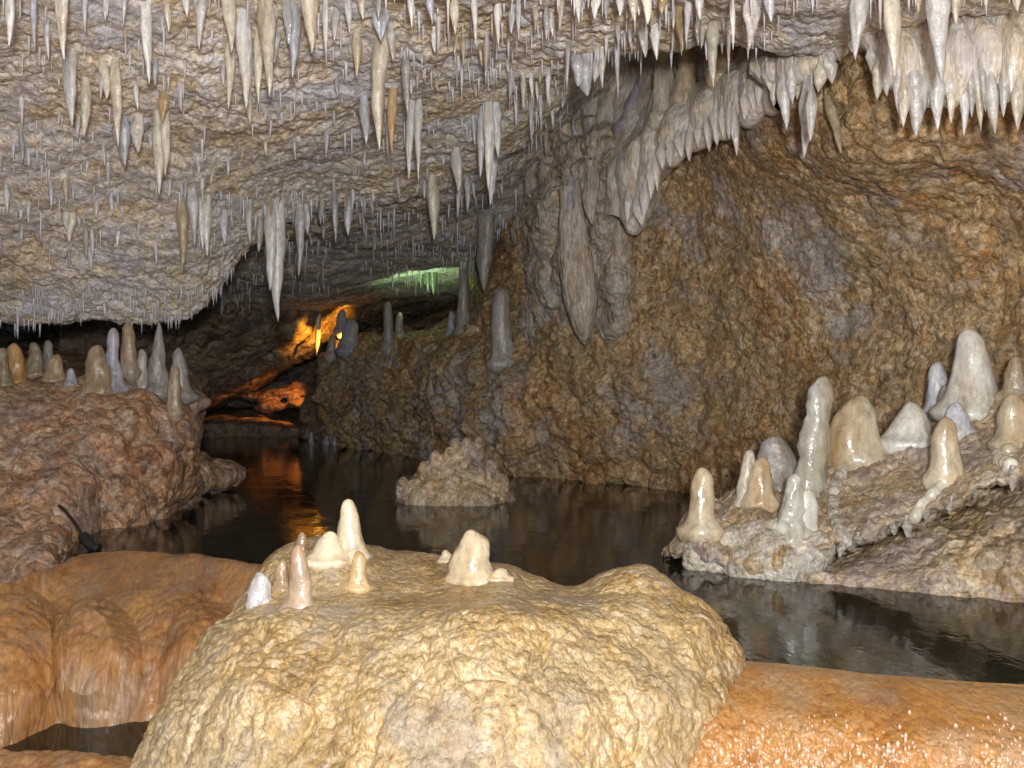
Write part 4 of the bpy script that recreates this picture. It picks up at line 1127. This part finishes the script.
gr = 'stalagmites on the right ledge'
for a in [
    (703, 467, 530, 28, 'wetcream', 'orange topped stalagmite at the left tip of the right ledge', dict(top=0.75, flare=0.5, shape=3.4), 4.72, 0),
    (744, 450, 503, 15, 'cream', 'slim pale stalagmite leaning right, beside a tan one on the right ledge', dict(top=0.85, flare=0.1, shape=4, lean=0.12), 4.95, 0),
    (763, 457, 503, 29, 'wetcream', 'tan rounded stalagmite right of the slim leaning one on the ledge', dict(top=0.65, flare=0.1), 4.85, 0),
    (779, 436, 485, 40, 'grey', 'dim grey dome standing behind the tan rounded stalagmite', dict(top=0.7, flare=0.2, bulges=0.15), 5.4, 0),
    (819, 375, 494, 36, 'wetwhite', 'tallest lumpy white stalagmite of the right ledge, leaning slightly right', dict(top=0.65, flare=0.0, lean=0.09, bulges=0.16, shape=4), 4.75, -6),
    (860, 395, 462, 58, 'wetcream', 'broad orange cream dome right of the tallest lumpy white stalagmite', dict(top=0.6, flare=0.05, shape=2.8, bulges=0.1), 4.95, 0),
    (914, 402, 442, 44, 'wetwhite', 'pale green-white glossy dome in the middle of the right ledge', dict(top=0.55, flare=0.1, shape=2.2), 4.95, 0),
    (950, 417, 480, 31, 'wetcream', 'wet orange stalagmite at the front edge of the ledge with a white trail below', dict(top=0.7, flare=0.1, shape=3.2), 4.55, 0),
    (941, 362, 412, 24, 'blue', 'bluish grey stalagmite standing left behind the biggest white cone', dict(top=0.7, flare=0.2), 5.15, 0),
    (946, 385, 418, 15, 'grey', 'small dark grey knob in front of the bluish one, left of the biggest cone', dict(top=0.8), 5.0, 0),
    (978, 328, 412, 54, 'wetwhite', 'biggest white cone shaped stalagmite at the top of the right ledge', dict(top=0.42, flare=0.15, shape=2.0, bulges=0.07), 4.85, 0),
    (960, 402, 432, 26, 'blue', 'low bluish dome at the foot of the biggest white cone', dict(top=0.7), 4.75, 0),
    (1020, 394, 444, 36, 'wetcream', 'thick cream stalagmite on the ledge cut by the right edge of the picture', dict(top=0.75, flare=0.1, shape=3), 4.35, 0),
    (1018, 356, 396, 24, 'tan', 'yellow knob behind the thick cream stalagmite at the right edge', dict(top=0.6), 5.0, 0),
    (795, 474, 540, 26, 'wetwhite', 'melted looking white stalagmite drooping over the ledge front, below the tallest one', dict(top=0.6, flare=0.6, bulges=0.2), 4.5, 0),
    (808, 488, 536, 26, 'wetwhite', 'small white dollop in front of the melted looking one', dict(top=0.75, flare=0.0, bulges=0.1), 4.4, 0),
]:
    px, y0, y1, w, tone, label, kw, D, dx = a
    stalagmite(px + dx, y0, y1, w, 'rock_ledge', tone, label, gr, D=D, sink=0.09, **kw)

# ------------------------------------------------------------------ lumps on the ledge: white drips under its left end
bl = []
rs = np.random.RandomState(5)
for px, y, D, r in [(700, 556, 4.5, 18), (722, 566, 4.45, 16), (748, 568, 4.36, 22), (770, 560, 4.32, 26), (788, 570, 4.28, 22), (805, 560, 4.28, 20), (820, 548, 4.3, 16), (760, 545, 4.4, 24), (785, 545, 4.38, 26), (735, 548, 4.45, 20)]:
    s = r / F * D
    bl.append((W(px, y, D + 0.04), (s, s * 0.8, s * 1.1)))
o = blob_mesh('dripstone_crust', bl, 0.012, lambda P: 0.012 * fbm(P, 14, 4, 0.6) + 0.008 * worley(P, 34), M['crust'])
tag(o, 'lumpy whitish crust of dripstone coating the left front of the right ledge', 'dripstone crust')

# pale rim and trails of calcite lying on the ledge, small drips under its lip
for nm, pth, rad in [('calcite_rim', [(868, 452), (852, 460), (842, 474), (836, 490), (833, 506), (836, 522), (842, 534), (850, 545)], 8),
                     ('calcite_trail', [(947, 474), (943, 484), (936, 493), (928, 501), (920, 510), (914, 519)], 8),
                     ('calcite_trail', [(1010, 452), (1000, 458), (1012, 466)], 9)]:
    bl = []
    for x, y in cr_axis(np.array(pth, float), 5 * len(pth)):
        h = hit('rock_ledge', x, y)
        if h is None: continue
        r = rad / F * h.y * random.uniform(0.65, 0.95)
        bl.append(((h.x, h.y + r * 0.2, h.z), (r, r * 0.8, r * 1.1)))
    blob_mesh(nm, bl, 0.008, lambda P: 0.006 * fbm(P, 22, 3), M['crust'] if nm == 'calcite_rim' else M['wetwhite'], parent=ledge)
for k, (x, y, ln) in enumerate([(843, 546, 16), (858, 540, 9), (893, 528, 12), (906, 524, 18), (928, 515, 10), (951, 505, 13), (975, 494, 9), (1012, 474, 22), (690, 548, 10), (712, 556, 12), (1004, 476, 12)]):
    h = hit('rock_ledge', x, y - 4)
    b = np.array(h)
    V, Fc = drip('d', b, b + np.array([0, 0.01, -ln / F * b[1]]), 0.028 + ln * 0.001, None, seed=900 + k, bulge=0.3, up=0.02, topw=0.4)
    put('hanging_spike', V, Fc, b, M['crust'], None, None, parent=ledge)

# island of stalagmites in the pool
bl = []
isl = [(455, 446, 502, 84, 6.95), (430, 468, 502, 50, 6.8), (480, 455, 500, 50, 6.9), (412, 480, 500, 22, 6.85), (500, 478, 500, 24, 6.9), (445, 478, 503, 40, 6.75), (475, 480, 503, 40, 6.75)]
for px, y0, y1, w, D in isl:
    h = (y1 - y0) / F * D
    bl.append((W(px, y1 + 4, D), (w / F * D * 0.62, w / F * D * 0.5, h), 0, 0, 1.6))
for px, y0, w in [(480, 436, 10), (468, 438, 9), (455, 441, 12), (435, 452, 11), (447, 448, 8), (402, 481, 8), (490, 462, 12), (424, 462, 10), (462, 458, 14), (415, 490, 12), (440, 482, 14), (500, 478, 12), (470, 476, 12)]:
    bl.append((W(px, y0 + 13, 6.8), (w / F * 6.8 * 0.6, w / F * 6.8 * 0.6, 0.10)))
o = blob_mesh('rock_island', bl, 0.014, lambda P: 0.03 * fbm(P, 5, 4, 0.6) + 0.035 * (worley(P * np.array([1, 1, 0.8]), 10) - 0.4) + 0.015 * fbm(P, 20, 2), M['ledge'])
tag(o, 'small pyramid shaped dripstone island standing alone in the dark pool', 'rock island')

# rocks at the foot of the wall and the low spit on the left
for pts, label in [
    ([(592, 478, 8.0, 14), (598, 472, 8.05, 10)], 'pale little rock at the foot of the wall, left one at the waterline'),
    ([(622, 476, 8.0, 20), (630, 466, 8.1, 16), (615, 470, 8.0, 12)], 'larger brown rock at the waterline right of the pale little one'),
    ([(668, 484, 7.6, 18), (684, 486, 7.5, 12)], 'low brown rock at the waterline nearest the right ledge'),
]:
    bl = [(W(px, y, D), (r / F * D, r / F * D * 0.8, r / F * D * 0.6)) for px, y, D, r in pts]
    o = blob_mesh('shore_rock', bl, 0.02, lambda P: 0.05 * fbm(P, 5, 4, 0.6), M['wall'])
    tag(o, label, 'rock', 'rocks at the foot of the wall')
bl = [(W(px, y, D), (rx / F * D, rx / F * D * 0.8, ry / F * D)) for px, y, D, rx, ry in
      [(175, 478, 7.2, 40, 22), (200, 476, 7.4, 36, 16), (222, 474, 7.5, 24, 12), (185, 470, 7.6, 30, 18), (165, 490, 7.0, 26, 20)]]
o = blob_mesh('rock_spit', bl, 0.02, lambda P: 0.04 * fbm(P, 4, 5, 0.6) + 0.02 * worley(P, 12), M['bank'])
tag(o, 'low rock spit jutting into the dark water from the left bank', 'rock spit')
bl = [(W(px, y, D), (rx / F * D, rx / F * D * 0.8, ry / F * D)) for px, y, D, rx, ry in
      [(192, 400, 6.7, 10, 8), (200, 404, 6.7, 8, 7), (186, 425, 6.6, 8, 16), (190, 408, 6.7, 9, 12), (206, 402, 6.7, 4, 4)]]
o = blob_mesh('rock_outcrop', bl, 0.012, lambda P: 0.03 * fbm(P, 7, 5, 0.6), M['bank'])
tag(o, 'knobbly grey outcrop sticking out of the left bank above the spit', 'rock knob')

# dark rock right of the lit hollow at the far shore
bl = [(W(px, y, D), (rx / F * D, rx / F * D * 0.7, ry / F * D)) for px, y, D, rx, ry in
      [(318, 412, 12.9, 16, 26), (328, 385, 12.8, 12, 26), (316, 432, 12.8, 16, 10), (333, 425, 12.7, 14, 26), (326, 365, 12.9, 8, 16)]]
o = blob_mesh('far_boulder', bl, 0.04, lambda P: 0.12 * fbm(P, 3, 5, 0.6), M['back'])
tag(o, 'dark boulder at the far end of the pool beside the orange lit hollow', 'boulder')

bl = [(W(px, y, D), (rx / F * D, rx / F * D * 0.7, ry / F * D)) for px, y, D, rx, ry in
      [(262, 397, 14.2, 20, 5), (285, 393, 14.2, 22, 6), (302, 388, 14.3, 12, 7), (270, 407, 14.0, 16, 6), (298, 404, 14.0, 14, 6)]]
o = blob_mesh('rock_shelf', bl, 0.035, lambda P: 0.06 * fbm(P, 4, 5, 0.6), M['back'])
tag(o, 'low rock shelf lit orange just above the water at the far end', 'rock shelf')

# green lit fringes on the far roof
for x0, x1, D, dips, label in [
        (368, 436, 11.2, lambda t: 8 + 30 * t ** 2.2, 'pale green lit fringe of dripstone hanging left of the dark gap in the far roof'),
        (462, 516, 10.3, lambda t: 32 - 22 * t, 'yellow-green lit fringe of dripstone hanging right of the dark gap in the far roof')]:
    Vs, Fs, off = [], [], 0
    n = 26
    for k in range(n):
        t = k / (n - 1)
        x = x0 + (x1 - x0) * t + random.uniform(-2, 2); y0 = 262 + 4 * math.sin(k)
        V, Fc = drip('d', W(x, y0 - 5, D + random.uniform(-0.15, 0.15)), W(x, y0 + dips(t) * random.uniform(0.6, 1.1), D), random.uniform(4, 8) / F * D, None, seed=700 + k, bulge=0.3, up=0.25, seg=9, topw=1.0)
        Vs.append(V); Fs.append(Fc + off); off += len(V)
    V = np.concatenate(Vs)
    put('dripstone_fringe', V, np.concatenate(Fs), W(x0, 262, D), M['green_lit'], label, 'dripstone fringe', 'fringes on the far roof')

# the stalactite that glows in the amber light
b = W(318, 312, 13.1)
V, Fc = drip('stalactite', b, W(318, 356, 13.1), 0.085, None, seed=9, bulge=0.5, up=0.25, topw=0.7)
put('stalactite', V, Fc, b, M['cream'], 'slender stalactite glowing orange in front of the lit rock far back', 'stalactite')

# black hose end with its coupling at the left rim
def tube(pts, r, seg=10):
    pts = cr_axis(np.array(pts, float), 40)
    tg = np.gradient(pts, axis=0); tg /= np.linalg.norm(tg, axis=1)[:, None]
    a1 = np.cross(tg, [0, 1, 0.3]); a1 /= np.linalg.norm(a1, axis=1)[:, None]
    a2 = np.cross(tg, a1)
    an = np.linspace(0, 2 * math.pi, seg, endpoint=False)
    rr = np.full(len(pts), r); rr[0] = rr[-1] = r * 0.2
    V = pts[:, None] + rr[:, None, None] * (np.cos(an)[None, :, None] * a1[:, None] + np.sin(an)[None, :, None] * a2[:, None])
    return V.reshape(-1, 3), grid_faces(len(pts), seg, True)


hb = bpy.data.objects.new('hose', None); COL.objects.link(hb); hb.location = [float(q) for q in W(92, 545, 5.0)]
tag(hb, 'thin black hose with a coupling poking out of the left end of the pool', 'hose')
org = W(92, 545, 5.0)
V, Fc = tube([W(58, 505, 5.15), W(66, 512, 5.12), W(74, 522, 5.08), W(82, 535, 5.04), W(88, 545, 5.0), W(92, 552, 4.98)], 0.008)
mesh_obj('pipe', V - org, Fc, M['rubber'], hb)
V, Fc = tube([W(83, 536, 5.03), W(87, 541, 5.0), W(92, 546, 4.98), W(99, 549, 4.97)], 0.027)
mesh_obj('coupling', V - org, Fc, M['rubber'], hb)

# ------------------------------------------------------------------ light
def light(name, kind, loc, energy, color, size=0.05, rot=None):
    l = bpy.data.lights.new(name, kind); l.energy = energy; l.color = color
    if kind == 'AREA': l.size = size
    else: l.shadow_soft_size = size
    o = bpy.data.objects.new(name, l); o.location = [float(q) for q in loc]
    if rot: o.rotation_euler = rot
    COL.objects.link(o)
    return o


light('camera_flash', 'POINT', (0.12, -0.45, CH + 0.22), 840, (1.0, 0.99, 0.96), 0.1)
def spot(name, loc, tgt, energy, color, cone):
    o = light(name, 'SPOT', loc, energy, color, 0.015)
    o.data.spot_size = math.radians(cone); o.data.spot_blend = 0.6
    o.rotation_euler = (Vector([float(q) for q in tgt]) - Vector([float(q) for q in loc])).to_track_quat('-Z', 'Y').to_euler()
    return o


spot('amber_lamp', W(352, 343, 12.6), W(312, 322, 13.4), 200, (1.0, 0.42, 0.04), 66)
spot('amber_lamp', W(312, 378, 13.6), W(280, 398, 14.0), 40, (1.0, 0.30, 0.04), 70)
spot('green_lamp', W(414, 325, 10.6), W(424, 272, 11.3), 26, (0.6, 1.0, 0.5), 80)
spot('green_lamp', W(463, 310, 9.6), W(484, 270, 10.3), 9, (0.75, 1.0, 0.4), 80)

w = bpy.data.worlds.new('World'); SC.world = w; w.use_nodes = True
bg = w.node_tree.nodes['Background']
bg.inputs['Color'].default_value = (0.72, 0.82, 1.0, 1); bg.inputs['Strength'].default_value = 0.6

cam = bpy.data.cameras.new('camera'); cam.sensor_width = 36; cam.lens = 36 * F / 1024
cam.shift_y = (HY - 384) / 1024; cam.clip_start = 0.05; cam.clip_end = 200
co = bpy.data.objects.new('camera', cam); co.location = (0, 0, CH); co.rotation_euler = (math.radians(90), 0, 0)
COL.objects.link(co); SC.camera = co

SC.view_settings.view_transform = 'Standard'; SC.view_settings.look = 'None'
SC.view_settings.exposure = -0.08; SC.view_settings.gamma = 1
SC.cycles.use_denoising = True
SC.cycles.use_adaptive_sampling = True; SC.cycles.adaptive_threshold = 0.03; SC.cycles.adaptive_min_samples = 16
SC.cycles.max_bounces = 5; SC.cycles.diffuse_bounces = 3; SC.cycles.glossy_bounces = 3
SC.cycles.sample_clamp_indirect = 4
